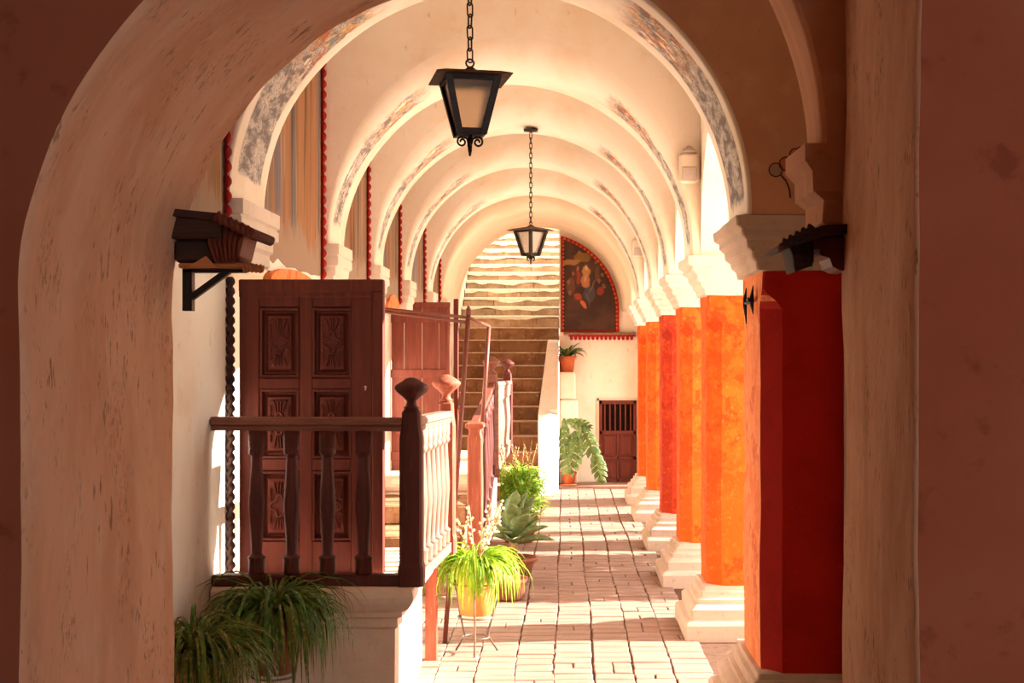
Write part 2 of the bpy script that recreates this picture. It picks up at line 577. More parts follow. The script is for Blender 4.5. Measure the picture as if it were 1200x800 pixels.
def canvas_base(t):
    c = lin(54, 32, 24)
    c = t.mix(t.ramp(t.noise(t.coord('Object', (2.5, 2.5, 2.5))), .4, .65), c, lin(78, 50, 36))
    co = t.coord('Object')
    dn = t.add('ShaderNodeTexNoise')
    dn.inputs['Scale'].default_value = 9
    dn.inputs['Detail'].default_value = 3
    t.link(co, dn.inputs['Vector'])
    sub = t.add('ShaderNodeVectorMath', operation='MULTIPLY_ADD')
    t.link(dn.outputs['Color'], sub.inputs[0])
    sub.inputs[1].default_value = (.08, 0, .08)
    t.link(co, sub.inputs[2])
    sp = t.add('ShaderNodeSeparateXYZ')
    t.link(sub.outputs[0], sp.inputs[0])

    def blob(c, x, z, rx, rz, col, k, slant=0.0):
        dx = t.math('DIVIDE', t.math('SUBTRACT', t.math('SUBTRACT', sp.outputs[0], x + .04), t.math('MULTIPLY', t.math('SUBTRACT', sp.outputs[2], z + .04), slant)), rx * .72)
        dz = t.math('DIVIDE', t.math('SUBTRACT', sp.outputs[2], z + .04), rz * .8)
        d = t.math('ADD', t.math('MULTIPLY', dx, dx), t.math('MULTIPLY', dz, dz))
        return t.mix(t.math('MULTIPLY', t.ramp(d, 1.25, .55), k), c, col)
    # x, z relative to the frame's lower left corner: soft figures on a dark cloudy ground
    c = blob(c, .16, 1.10, .22, .07, lin(190, 140, 88), .6, .9)
    c = blob(c, .34, 1.18, .20, .10, lin(150, 116, 52), .6)
    c = blob(c, .16, .72, .10, .18, lin(120, 78, 54), .5)
    c = blob(c, .28, .88, .05, .16, lin(160, 60, 36), .7)
    c = blob(c, .40, .95, .09, .12, lin(196, 146, 100), .75)
    c = blob(c, .39, .80, .10, .14, lin(196, 132, 92), .75)
    c = blob(c, .45, .60, .14, .16, lin(74, 74, 78), .8)
    c = blob(c, .27, .56, .09, .07, lin(168, 66, 48), .7)
    c = blob(c, .63, .64, .08, .09, lin(150, 60, 44), .7)
    c = blob(c, .36, .43, .05, .09, lin(214, 110, 66), .8, -.6)
    c = blob(c, .58, .92, .06, .16, lin(110, 76, 52), .6)
    c = blob(c, .405, 1.02, .035, .05, lin(222, 172, 130), .8)
    c = blob(c, .39, .83, .03, .06, lin(222, 160, 120), .8)
    c = blob(c, .275, 1.0, .03, .045, lin(186, 120, 84), .7)
    for (bx_, bz_) in ((.12, .78), (.15, .62), (.60, .80), (.66, .90), (.56, 1.10), (.20, .92), (.68, .72), (.30, 1.25), (.44, 1.27)):
        c = blob(c, bx_, bz_, .035, .05, lin(150, 106, 76), .6)
    c = blob(c, .50, .72, .03, .15, lin(120, 110, 104), .5, .4)
    c = blob(c, .43, .52, .02, .14, lin(108, 104, 104), .5, -.3)
    return c


M['canvas'] = mat('dark oil canvas', CREAM, 0.5, 0.35, (), [((90, 90, 90), .2, .002)], base=canvas_base)

# ------------------------------------------------------------------ setting: floors, walls, arches
WL = -1.74        # upper left wall plane
WLL = -1.95       # lower, recessed left wall plane
CX, AR = -0.3825, 1.2875
# pillars: shaft front, shaft back;  arch front, arch back
PIL = [(7.10, 7.95), (9.84, 10.42), (12.10, 12.68), (14.38, 14.96), (16.90, 17.46), (18.93, 19.50)]
ARC = [(4.90, 5.25), (7.00, 7.85), (9.76, 10.34), (12.00, 12.56), (14.28, 14.84), (16.78, 17.34), (18.80, 21.60)]
ZL, ZR = 2.82, 2.74
TOP = 4.8
END = 21.6

fl = MB()
fl.box(-1.98, 1.75, 4.9, END + .3, -.2, -.014)
fl = fl.build('floor', M['joint'], kind='structure')
tag(fl, 'pinkish brick pavement of the arcade with dark joints', kind='structure')

bricks = []


def brick_mesh(wd, ln_, hh=.05):
    m = MB()
    c = .006
    a, b = wd / 2, ln_ / 2
    j = [rnd.uniform(-.005, .005) for _ in range(8)]
    r0 = [(-a + j[0], -b + j[1], -hh), (a + j[2], -b + j[3], -hh), (a + j[4], b + j[5], -hh), (-a + j[6], b + j[7], -hh)]
    r1 = [(p[0], p[1], -c) for p in r0]
    r2 = [(p[0] - math.copysign(c, p[0]), p[1] - math.copysign(c, p[1]), 0) for p in r0]
    m.loft([r0, r1, r2], 0, True, False)
    return m


CW = .252
lens = [.125, .15, .17, .19]
bm_full = [brick_mesh(CW - .007, L - .011).mesh('brick', M['brick']) for L in lens]
bm_half = [brick_mesh(CW / 2 - .009, L - .012).mesh('brick', M['brick']) for L in lens]
rest = MB()
ncol = 12
cand = []
for ci in range(ncol):
    xc = -2.078 + CW * ci + CW / 2
    y = 4.95 + rnd.uniform(0, .1)
    while y < END - .05:
        k = rnd.randrange(4)
        L = lens[k]
        drift = .02 * nz((xc, y * .5, 0), 1.0)
        if rnd.random() < .16:
            cand.append((xc - CW / 4 + drift, y + L / 2, k, True))
            cand.append((xc + CW / 4 + drift, y + L / 2, k, True))
        else:
            cand.append((xc + drift, y + L / 2, k, False))
        y += L
vis = sorted([c for c in cand if c[1] > 8.35 and -1.0 < c[0] < .95], key=lambda c: c[1])[:300]
vset = set(vis)
for c in cand:
    tilt = rnd.uniform(-.004, .003)
    if c in vset:
        o = bpy.data.objects.new('brick', (bm_half if c[3] else bm_full)[c[2]])
        COL.objects.link(o)
        o.parent = fl
        o.location = (c[0], c[1], tilt)
        o.rotation_euler = (rnd.uniform(-.012, .012), rnd.uniform(-.012, .012), rnd.uniform(-.02, .02) + (PI if rnd.random() < .5 else 0))
    else:
        src = brick_mesh((CW / 2 if c[3] else CW) - .013, lens[c[2]] - .012)
        n0 = len(rest.v)
        rest.v += [(p[0] + c[0], p[1] + c[1], p[2] + tilt) for p in src.v]
        rest.f += [tuple(i + n0 for i in f) for f in src.f]
        rest.m += src.m
        rest.s += src.s
rest.build('far_bricks', M['brick'], fl, kind='stuff')

g = MB()
g.box(1.75, 40, -4, 45, -.25, -.02)
g.box(-8, 40, END + .3, 45, -.25, -.021)
tag(g.build('courtyard_ground', M['court'], kind='structure'), 'sunlit courtyard ground outside the arcade', kind='structure')
g = MB()
g.box(15, 15.5, -4, 45, -.02, 4.6)
tag(g.build('wall_courtyard', M['plaster'], kind='structure'), 'cream wall across the courtyard', kind='structure')

# left wall, recessed below, with murals above
g = MB()
g.box(WLL - .4, WLL, 4.9, END, -.2, 2.52)
g.box(WL - .61, WL, 4.9, END, 2.52, TOP)
g.wob(.006, 3)
wl = g.build('wall_left', M['plaster'], kind='structure')
tag(wl, 'plastered inner wall of the arcade with murals between the arches', kind='structure')
for i in range(0, 6):
    y0, y1 = ARC[i][1], ARC[i + 1][0]
    m = MB()
    n = 14
    # irregular lower outline
    low = [(y0 + (y1 - y0) * k / n, 2.58 + .08 * nz((k * .9, i, 0), 1)) for k in range(n + 1)]
    m.prism([(y1, 4.42), (y0, 4.42)] + low, 0, WL - .01, WL + .006)
    mu = m.build('mural', M['mural'], wl, label='streaked ochre, grey and blue mural on the inner wall')
    b = MB()
    b.box(WL - .01, WL + .022, y1 - .05, y1 - .004, 2.56, 4.42)
    z = 2.6
    while z < 4.4:
        b.lathe([(.034, -.01), (.03, .004), (.012, .016)], (0, 0, 0), 8)
        n0 = len(b.v) - 24
        for q in range(n0, len(b.v)):
            p = b.v[q]
            b.v[q] = (WL + .02 + p[2] + .01, y1 - .06 + p[0] * .7, z + p[1])
        z += .075
    b.build('mural_border', M['scallop'], mu, label='red scalloped border')

# orange painted arch above each doorway of the inner wall
for (ya, yb, zt) in ((7.95, 9.5, 2.56), (13.2, 14.2, 2.64)):
    m = MB()
    P = []
    n = 16
    for k in range(n + 1):
        t = PI * k / n
        P.append(((ya + yb) / 2 + (yb - ya) / 2 * math.cos(t), 2.46 + (zt - 2.46) * math.sin(t)))
    m.prism(P, 0, WL - .02, WL + .03)
    m.build('door_pediment', M['or1'], wl, label='low orange painted arch over the doorway')

# right wall: side arches between the pillars, solid beside the portal
g = MB()
XI, XO = .97, 1.63
g.box(1.45, 1.75, 4.9, 7.1, -.2, TOP)
g.box(1.45, 1.75, ARC[0][1], ARC[1][0], ZR + .02, TOP)
for i in range(1, 6):
    y0, y1 = ARC[i][1], ARC[i + 1][0]
    n = 22
    c, rr = (y0 + y1) / 2, (y1 - y0) / 2
    cur = [(c - rr * math.cos(PI * k / n), ZR + .02 + rr * .92 * math.sin(PI * k / n)) for k in range(n + 1)]
    g.grid([[(x, p[0], p[1]) for p in cur] for x in (XI, XI + .2, XO - .2, XO)], 0, True)
    for x, fp in ((XI, False), (XO, True)):
        g.grid([[(x, p[0], TOP) for p in cur], [(x, p[0], p[1]) for p in cur]], 0, False, flip=fp)
g.box(1.18, XO, 21.15, END, -.1, ZR)  # pier added to keep the sun off the pedestal
g.box(1.3, XO, 19.4, 21.15, 2.05, ZR)
g.wob(.008, 2.5)
tag(g.build('wall_right', M['plaster'], kind='structure'), 'plastered side arches between the orange pillars', kind='structure')

g = MB()
g.box(WL - .61, 1.75, 4.9, END, TOP, TOP + .25)
tag(g.build('ceiling', M['plaster'], kind='structure'), 'plain plaster ceiling above the cross arches', kind='structure')


def arch_part(y0, y1, xl, xr, zl, zr, msof, mface, seed, top=TOP, crisp=0):
    m = MB()
    n, k = 56, 12
    cx, rx = (xl + xr) / 2, (xr - xl) / 2
    th = [PI - PI * i / n for i in range(n + 1)]
    b = .022
    dep = y1 - y0
    us = [('f', q / 7) for q in range(8)] + [('m', j / k) for j in range(1, k)] + [('b', 1.0), ('b', .45), ('b', 0.0)]
    rows, uvs = [], []
    for (kd, q) in us:
        row, uv = [], []
        for i, t in enumerate(th):
            f = i / n
            bf = b + (min(.20, dep * .35) if crisp < 1 else 0) * max(0.0, math.sin(t)) ** 2
            if kd == 'f':
                u, d = bf * (1 - math.cos(q * PI / 2)), bf * (1 - math.sin(q * PI / 2))
            elif kd == 'm':
                u, d = bf + (dep - bf - b) * q, 0.0
            else:
                u, d = dep - b * q, b * (1 - q) * (1 - q)
            zz = zl + (zr - zl) * f
            r = rx + d + .014 * nz((math.cos(t) * rx * 2, u * 2 + y0, math.sin(t) * 2), 1.0, seed)
            row.append((cx + r * math.cos(t), y0 + u, zz + r * math.sin(t)))
            uv.append((u / dep, f))
        rows.append(row)
        uvs.append(uv)
    m.grid(rows, 1, True, uvs)
    for row, fl_ in ((rows[0], False), (rows[-1], True)):
        top_r = [(p[0], p[1], top) for p in row]
        m.grid([top_r, row], 0, False, flip=fl_)
    for (xa, xb, zb) in ((WL - .05, rows[0][0][0], zl), (rows[0][-1][0], XO, zr)):
        m.box(xa, xb, y0, y1, zb, top)
    return m


ORD = ['scuffed narrow arch against the back of the portal wall',
       'plaster arch with large grey feathered mural on its underside over the red-fronted pillar',
       'plaster arch with emergency light, second pillar from the portal',
       'plaster arch with the ceiling hook of the far lantern, third pillar from the portal',
       'plaster arch with faded grey painted stripe, fourth pillar from the portal',
       'plaster arch with an emergency light, over the fifth pillar from the portal',
       'deep plaster arch in front of the stone staircase and painting']
for i, (y0, y1) in enumerate(ARC):
    xl, xr = (-1.72, .94) if i == 1 else ((-1.69, .925) if i == 0 else (-1.67, .905))
    a = thing('cross_arch', ORD[i], None, ((xl + xr) / 2, y0, ZR))
    a['kind'] = 'structure'
    sof = M['reveal'] if i == 0 else (M['soffit1'] if i == 1 else M['soffit2'])
    if i == 6:
        sof = M['ochre']
    fm = M['plaster'] if i > 1 else M['portal']
    arch_part(y0, y1, xl, xr, ZL, ZR + (0 if i else .03), sof, fm, i * 3.3, crisp=1 if i < 2 else 0).build('arch_ring', [fm, sof], a)
    # stepped corbel under the left foot (and under the right one where no pillar stands)
    for side in ((-1,) if i else (-1, 1)):
        m = MB()
        st = [(.125, .0), (.125, -.075), (.10, -.085), (.115, -.10), (.115, -.15), (.07, -.165), (.07, -.215), (.035, -.235), (.035, -.30), (.0, -.31)]
        st = [(d * (.6 if i == 1 else .45), z) for d, z in st]
        if i == 0:
            st = [(.07, 0), (.07, -.06), (.04, -.1), (.04, -.17), (-.0, -.2), (0, -.28), (-.05, -.32), (-.05, -.4)]
        rings = []
        yy1 = min(y1, y0 + .9)
        for (d, z) in st:
            if side < 0:
                xs, xe, zz = WL - .03, xl + d, ZL
            else:
                xs, xe, zz = xr - d, 1.47, ZR + .03
            e = .4 * d
            rings.append([(xs, y0 - e, zz + z), (xe, y0 - e, zz + z), (xe, yy1 + e, zz + z), (xs, yy1 + e, zz + z)])
        m.loft(rings[::-1], 0, True, False)
        m.wob(.007, 9, i)
        m.build('corbel', M['white'] if i else M['portal'], a, label='stepped plaster corbel')
    if i == 1:
        # small painted winged motif beside the corbel
        mo = MB()
        yf = y0 - .003

        def disc(cx_, cz_, r, m_, n=18, sq=1.0):
            ctr = mo.vert((cx_, yf, cz_))
            ring = [mo.vert((cx_ + r * math.cos(2 * PI * q / n), yf, cz_ + r * sq * math.sin(2 * PI * q / n))) for q in range(n)]
            for q in range(n):
                mo.face((ctr, ring[q], ring[(q + 1) % n]), m_)

        def P2(x, y):
            q = px(x, y, y0)
            return (q.x, yf - .002, q.z)
        for (cx_, cy_, r, mm) in ((932, 181, 7, 0), (921, 192, 8, 0), (909, 199, 8, 2), (938, 176, 4, 0)):
            q = px(cx_, cy_, y0)
            disc(q.x, q.z, r * y0 / F, mm)
            mo.tube([P2(cx_ + r * math.cos(2 * PI * t / 14), cy_ + r * math.sin(2 * PI * t / 14)) for t in range(14)], .003, 4, 1, close=True)
        mo.tube([P2(915, 205), P2(921, 212), P2(925, 222), P2(926, 232)], .004, 4, 1)
        mo.tube([P2(935, 183), P2(940, 178), P2(943, 172)], .004, 4, 1)
        mo.build('painted_motif', [mat('faded pink paint', lin(206, 120, 100)), mat('dark line paint', lin(92, 50, 44)), mat('faded grey paint', lin(176, 150, 136))], a, label='small faded pink painted motif')

# end wall beside the staircase
g = MB()
g.box(-.09, 1.75, END, END + .35, -.2, TOP)
g.box(WL - .06, 1.75, END + .05, END + .35, TOP, 7.4)  # unseen upper wall, added to cut sky light on the risers
we = g.build('wall_end', M['plaster'], kind='structure')
tag(we, 'cream end wall carrying the painting and the barred door', kind='structure')
g = MB()
g.box(WL - .4, WL - .06, END, 29, -.2, 6.2)
tag(g.build('wall_stair_left', M['plaster'], kind='structure'), 'tall plastered wall beside the upper staircase', kind='structure')
g = MB()
g.box(-.09, .12, END + .35, 29, -.2, 6.6)  # out of view, raised to keep direct sun off the upper steps
tag(g.build('wall_stair_right', M['plaster'], kind='structure'), 'low plastered wall beside the upper staircase', kind='structure')
g = MB()
g.box(-.1, 1.5, END - .62, END, -.05, .05, ch=.01)
g.wob(.01, 3)
tag(g.build('trim_1', M['brick'], kind='structure'), 'low worn kerb along the foot of the end wall', kind='structure')

# ------------------------------------------------------------------ portal wall around the camera's view
YF, YB = 3.71, 4.9


def portal_profile(f):
    """f 0 front .. 1 back -> list of (x, z)"""
    xl = -1.465 + (.065) * f
    xr = .946 + .044 * f
    cxp, rp, zs = xl + 1.2, 1.2, 2.15
    P = [(xl, -.1 + (zs + .1) * k / 22) for k in range(22)]
    a0, a1 = PI, R(112)
    for k in range(27):
        t = a0 + (a1 - a0) * k / 26
        P.append((cxp + rp * math.cos(t), zs + rp * math.sin(t)))
    p0 = Vector(P[-1])
    p1 = p0 + Vector((.927, .375)) * .75
    p2 = Vector((xr, 4.1))
    p3 = Vector((xr + .01, 3.45))
    for k in range(1, 27):
        t = k / 26
        q = p0 * (1 - t) ** 3 + p1 * 3 * t * (1 - t) ** 2 + p2 * 3 * t * t * (1 - t) + p3 * t ** 3
        P.append((q.x, q.y))
    for k in range(1, 26):
        P.append((xr + .01 - .01 * k / 25, 3.45 - 3.55 * k / 25))
    return P


g = MB()
rows, uvs = [], []
NU = 26
bev = .014
fs = [(0, bev), (.008, bev * .35), (.022, 0)] + [(.022 + .956 * k / NU, 0) for k in range(1, NU)] + [(.978, 0), (.992, bev * .35), (1, bev)]
for (f, d) in fs:
    P = portal_profile(f)
    row, uv, ln_ = [], [], 0
    for i, p in enumerate(P):
        a, b = P[max(i - 1, 0)], P[min(i + 1, len(P) - 1)]
        t = Vector((b[0] - a[0], b[1] - a[1])).normalized()
        nrm = Vector((-t.y, t.x))       # towards the masonry
        if i:
            ln_ += (Vector(p) - Vector(P[i - 1])).length
        y = YF + (YB - YF) * f
        w_ = .022 * nz((p[0] * 1.3, y * 1.6, p[1] * 1.1), 1.2, 2.0) + .006 * nz((p[0] * 4, y * 6, p[1] * 3), 2.2, 5.0)
        q = Vector(p) + nrm * (d + w_)
        row.append((q.x, y, q.y))
        uv.append((f * 1.2, ln_))
    rows.append(row)
    uvs.append(uv)
g.grid(rows, 1, True, uvs)


def outer(p, k, n):
    x, z = p[0], p[2]
    if k < 22:
        return (-4.6, p[1], z)
    if k >= n - 26:
        return (4.6, p[1], z)
    t = (k - 22) / (n - 26 - 22)
    return (-4.6 + 9.2 * t, p[1], 5.2)


for row, fl_ in ((rows[0], False), (rows[-1], True)):
    n = len(row)
    O = []
    for k, p in enumerate(row):
        q = outer(p, k, n)
        if k == 21 or k == n - 26:
            q = (q[0], q[1], 5.2)
        O.append(q)
    O[20] = (-4.6, O[20][1], row[20][2])
    mid = [tuple(p[c] * .6 + q[c] * .4 for c in range(3)) for p, q in zip(row, O)]
    g.grid([O, mid, row], 0 if row is rows[0] else 2, False, flip=fl_)
tag(g.build('wall_near', [M['redwall'], M['reveal'], M['portal']], kind='structure'), 'thick scuffed portal wall with an asymmetrical arch opening', kind='structure')

# entrance room around the viewpoint
g = MB()
g.box(-4.9, -4.6, -3.2, YF, -.2, 5.4)
g.box(4.6, 4.9, -3.2, YF, -.2, 5.4)
tag(g.build('wall_foyer', M['redwall'], kind='structure'), 'side walls of the entrance room', kind='structure')
g = MB()
g.box(-4.9, 4.9, -3.2, YB, 5.2, 5.5)
tag(g.build('ceiling_foyer', M['redwall'], kind='structure'), 'ceiling of the entrance room', kind='structure')
g = MB()
g.box(-4.9, 4.9, -3.2, YB, -.3, -.1)
tag(g.build('floor_foyer', M['brick'], kind='structure'), 'floor of the entrance room', kind='structure')
g = MB()
g.box(-4.9, 1.3, -3.5, -3.2, -.2, 5.4)
g.box(4.3, 4.9, -3.5, -3.2, -.2, 5.4)
g.box(1.3, 4.3, -3.5, -3.2, 3.6, 5.4)  # unseen doorway, sized for the light it throws on the portal
tag(g.build('wall_back', M['redwall'], kind='structure'), 'rear wall of the entrance room with a doorway', kind='structure')

# ------------------------------------------------------------------ pillars
PX0, PX1 = 1.03, 1.63


def pring(x0, x1, y0, y1, z, ch, n=4):
    pts = []
    cor = [((x0 + ch, y0), (x1 - ch, y0)), ((x1, y0 + ch), (x1, y1 - ch)), ((x1 - ch, y1), (x0 + ch, y1)), ((x0, y1 - ch), (x0, y0 + ch))]
    for a, b in cor:
        for k in range(n + 1):
            t = k / n
            pts.append((a[0] + (b[0] - a[0]) * t, a[1] + (b[1] - a[1]) * t, z))
    return pts


PLAB = ['massive pillar with deep red front and orange side beside the portal', 'bright orange pillar with chamfered corner, second from the portal',
        'orange pillar with a flaked red patch, third from the portal', 'red-orange pillar, fourth from the portal',
        'orange pillar, fifth from the portal', 'slender looking orange pillar next to the barred door']
PM = ['or1', 'or2', 'or3', 'or4', 'or3', 'or2']
for i, (y0, y1) in enumerate(PIL):
    t = thing('pillar', PLAB[i], 'pillar', ((PX0 + PX1) / 2, (y0 + y1) / 2, 0), group='orange pillars of the arcade')
    m = MB()
    rings = []
    zs = [.34, .352] + [.36 + (2.26 - .36) * k / 20 for k in range(21)] + [2.30, 2.33, 2.36, 2.48]
    for z in zs:
        ch = .10
        if z > 2.26:
            ch = max(.012, .10 * (1 - ((z - 2.26) / .09) ** 1.6)) if z < 2.35 else .012
        if z < .37:
            ch = .10
        rings.append(pring(PX0, PX1, y0, y1, z, ch))
    m.loft(rings, 0, True, False)
    m.wob(.009, 4.5, i * 2.2)
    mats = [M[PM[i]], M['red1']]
    if i == 0:  # front faces of the first pillar get the shade as deeper red
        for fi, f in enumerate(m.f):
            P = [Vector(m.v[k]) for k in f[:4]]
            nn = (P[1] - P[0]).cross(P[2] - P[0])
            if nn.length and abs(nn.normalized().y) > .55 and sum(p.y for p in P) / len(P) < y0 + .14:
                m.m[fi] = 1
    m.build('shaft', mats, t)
    m = MB()
    prof = [(.175, -.02), (.18, .10), (.165, .125), (.13, .14), (.135, .21), (.105, .235), (.085, .245), (.085, .275), (.06, .285), (.05, .30), (.05, .325), (.03, .335), (.025, .362), (-.03, .366)]
    m.loft([pring(PX0 - d, PX1 + d, y0 - d * .85, y1 + d * .85, z, .012) for d, z in prof], 0, True, False)
    m.wob(.009, 6, i * 1.7)
    m.build('base', M['base'], t, label='stepped whitewashed base')
    m = MB()
    prof = [(.0, 2.455), (.03, 2.46), (.035, 2.50), (.055, 2.52), (.06, 2.55), (.085, 2.57), (.09, 2.61), (.12, 2.635), (.12, 2.665), (.15, 2.685), (.155, 2.735), (.10, 2.745)]
    m.loft([pring(PX0 - d, PX1 + d, y0 - d * .75, y1 + d * .75, z, .01) for d, z in prof], 0, True, False)
    m.wob(.010, 6, i * 2.7)
    m.build('capital', M['white'] if i else M['base'], t, label='stepped plaster capital')

# wrought iron anchor on the first pillar
t = thing('iron_hook', 'small black wrought-iron pronged anchor fixed to the first pillar', 'hook', (PX0, 7.45, 2.31))
m = MB()
X = PX0 - .012
for (ya, h0, h1) in ((7.66, -.115, .085), (7.38, -.07, .085)):
    m.tube([(X, ya, 2.31 + h0), (X - .012, ya - .03, 2.31 - .02), (X - .012, ya - .03, 2.31 + .02), (X, ya, 2.31 + h1)], [.003, .012, .012, .003], 6)
m.tube([(X + .03, 7.5, 2.31), (X - .03, 7.36, 2.315), (X - .05, 7.2, 2.32)], [.011, .011, .004], 6)
m.tube([(X - .01, 7.63, 2.31), (X - .014, 7.5, 2.305), (X - .01, 7.35, 2.31)], .009, 6)
m.build('prong', M['iron'], t)

# ------------------------------------------------------------------ stone staircase at the end of the arcade
SX0, SX1 = -1.80, -.40
st = thing('stone_staircase', 'worn stone staircase with lime-washed step edges climbing behind the last arch', 'staircase', ((SX0 + SX1) / 2, 19.3, 0))
steps = []
z, y = 0.0, 19.3
for k in range(24):
    rise = .21 if k < 13 else .172
    tread = .36 if k < 4 else (.33 if k < 13 else .36)
    if k == 4:
        tread = .32
    steps.append((y, z, rise, tread))
    z += rise
    y += tread
rs = random.Random(3)
for k, (y, z, rise, tread) in enumerate(steps):
    x1 = SX1 if y < END - .2 else -.10
    x0 = SX0 + .01
    x = x0
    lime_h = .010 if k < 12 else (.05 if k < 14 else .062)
    while x < x1 - .02:
        wd = rs.uniform(.32, .75)
        if x1 - (x + wd) < .2:
            wd = x1 - x
        m = MB()
        m.box(x + .001, x + wd - .001, y + rs.uniform(-.012, .012), y + tread + .06, z + .001, z + rise - lime_h * .7, ch=.009, jit=.003)
        m.wob(.006, 8, k)
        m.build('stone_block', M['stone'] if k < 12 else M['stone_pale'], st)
        x += wd
    # irregular lime-washed edge of the step
    m = MB()
    n = 34
    ringf = []
    for q in range(n + 1):
        xx = x0 + (x1 - x0) * q / n
        h = lime_h * (1 + (1.0 if k >= 12 else .5) * nz((xx * 2.6, k * 1.7, 0), 1.0) + .4 * nz((xx * 7, k, 3), 1.0))
        f = y - .022 - .010 * nz((xx * 3, k, 2), 1.3)
        ringf.append([(xx, f, z + rise - max(h, .006)), (xx, f - .004, z + rise - .006), (xx, f + .012, z + rise + .004), (xx, y + tread + .02, z + rise + .004), (xx, y + tread + .02, z + rise - .03), (xx, y + .03, z + rise - .03)])
    m.loft(ringf, 0, True, False)
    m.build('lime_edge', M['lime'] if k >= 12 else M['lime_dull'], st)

m = MB()
P = [(steps[0][0] + .08, -.01)]
for (y, z, rise, tread) in steps:
    P += [(y + .08, z + rise - .035), (y + tread + .08, z + rise - .035)]
P.append((P[-1][0], -.01))
m.prism(P, 0, SX0 + .012, SX1 - .004)
m.build('core', M['stone'], st)

pp = MB()
rings = []
for (xx, ins) in ((-.40, .03), (-.385, 0), (-.115, 0), (-.10, .03)):
    f = 0.0 if xx < -.2 else .0
    rings.append([(xx, 19.95 + ins + f, -.02), (xx, 19.95 + ins + f, 1.17 - ins), (xx, 20.22, 1.24 - ins), (xx, 20.3, 1.30 - ins), (xx, 21.35, 2.24 - ins), (xx, 21.55, 2.30 - ins), (xx, END, 2.30 - ins), (xx, END, -.02)])
pp.loft(rings, 0, True, False)
# the outer half of the pier is splayed towards the courtyard
pp.v = [(p[0], p[1] + (.34 if p[0] > -.2 and p[1] < 20.1 else 0), p[2]) for p in pp.v]
pp.v = [(p[0] + (.13 * min(1, (p[2] - 1.2) / .6) if p[2] > 1.2 and p[0] < -.3 else 0), p[1], p[2]) for p in pp.v]
pp.wob(.012, 4)
tag(pp.build('stair_parapet', M['white'], loc=(-.25, 20.6, 0)), 'sloping limewashed parapet beside the foot of the stone staircase', 'parapet')

pd = thing('pedestal', 'cream plastered pedestal under the terracotta pot by the end wall', 'pedestal', (.02, 21.4, 0))
m = MB()
m.box(-.085, .20, 21.2, END - .012, .05, 1.36, ch=.02)
m.wob(.008, 5)
m.build('lower_block', M['plaster'], pd)
m = MB()
m.box(-.085, .165, 21.24, END - .012, 1.36, 1.79, ch=.02)
m.wob(.008, 5)
m.build('upper_block', M['plaster'], pd)

# ------------------------------------------------------------------ painting, ledge, barred door on the end wall
PXL, PZB = -.066, 2.42
pa = thing('painting', 'dark religious oil painting in a quarter-arch frame with red scalloped edge', 'painting', (PXL, END - .03, PZB))
yc = END - .028


def par(r, n=22):
    P = []
    x_hit = PXL
    t1 = math.acos((x_hit - CX) / r)
    for k in range(n + 1):
        t = t1 * k / n
        P.append((CX + r * math.cos(t), 2.74 + r * math.sin(t)))
    return P


out = [(PXL, PZB), (CX + 1.215, PZB)] + par(1.215)
m = MB()
m.prism(out, 1, yc, END - .002)
m.build('canvas', M['canvas'], pa, label='dark canvas with pale seated figures')
b = MB()
path = [(CX + 1.215, PZB)] + par(1.215)
for a, c in zip(path, path[1:]):
    b.bar((a[0], yc - .012, a[1]), (c[0], yc - .012, c[1]), .022, .05)
b.bar((PXL + .02, yc - .012, PZB), (PXL + .02, yc - .012, path[-1][1]), .05, .022)
b.bar((PXL, yc - .01, PZB + .01), (CX + 1.21, yc - .01, PZB + .01), .02, .022)
fr = b.build('frame', M['scallop'], pa, label='red and ochre scalloped frame')
b = MB()


def bead(x, z):
    b.lathe([(.020, 0), (.017, .008), (.006, .014)], (0, 0, 0), 7)
    for q in range(len(b.v) - 21, len(b.v)):
        p = b.v[q]
        b.v[q] = (x + p[0], yc - .022 - p[2], z + p[1])


z = PZB + .06
while z < path[-1][1] - .02:
    bead(PXL + .035, z)
    z += .062
acc = 0
for a, c in zip(path, path[1:]):
    L = math.hypot(c[0] - a[0], c[1] - a[1])
    nn = max(1, round(L / .062))
    for q in range(nn):
        bead(a[0] + (c[0] - a[0]) * q / nn - .012, a[1] + (c[1] - a[1]) * q / nn)
b.build('scallop_beads', M['scallop2'], fr, kind='stuff')

lg = thing('scalloped_ledge', 'narrow wall ledge with hanging red scallops under the painting', 'ledge', (.55, END - .05, 2.38))
m = MB()
m.box(-.02, 1.12, END - .10, END - .002, 2.375, 2.41, ch=.006)
m.build('shelf', M['wood_pale'], lg)
m = MB()
m.box(.06, 1.12, END - .085, END - .004, 2.345, 2.375)
m.build('red_band', M['scallop'], lg)
x = .08
k = 0
while x < 1.1:
    m = MB()
    m.prism([(x, 2.347), (x, 2.31), (x + .012, 2.292), (x + .033, 2.292), (x + .045, 2.31), (x + .045, 2.347)], 1, END - .085, END - .05)
    m.build('scallop', M['scallop'], lg)
    x += .068

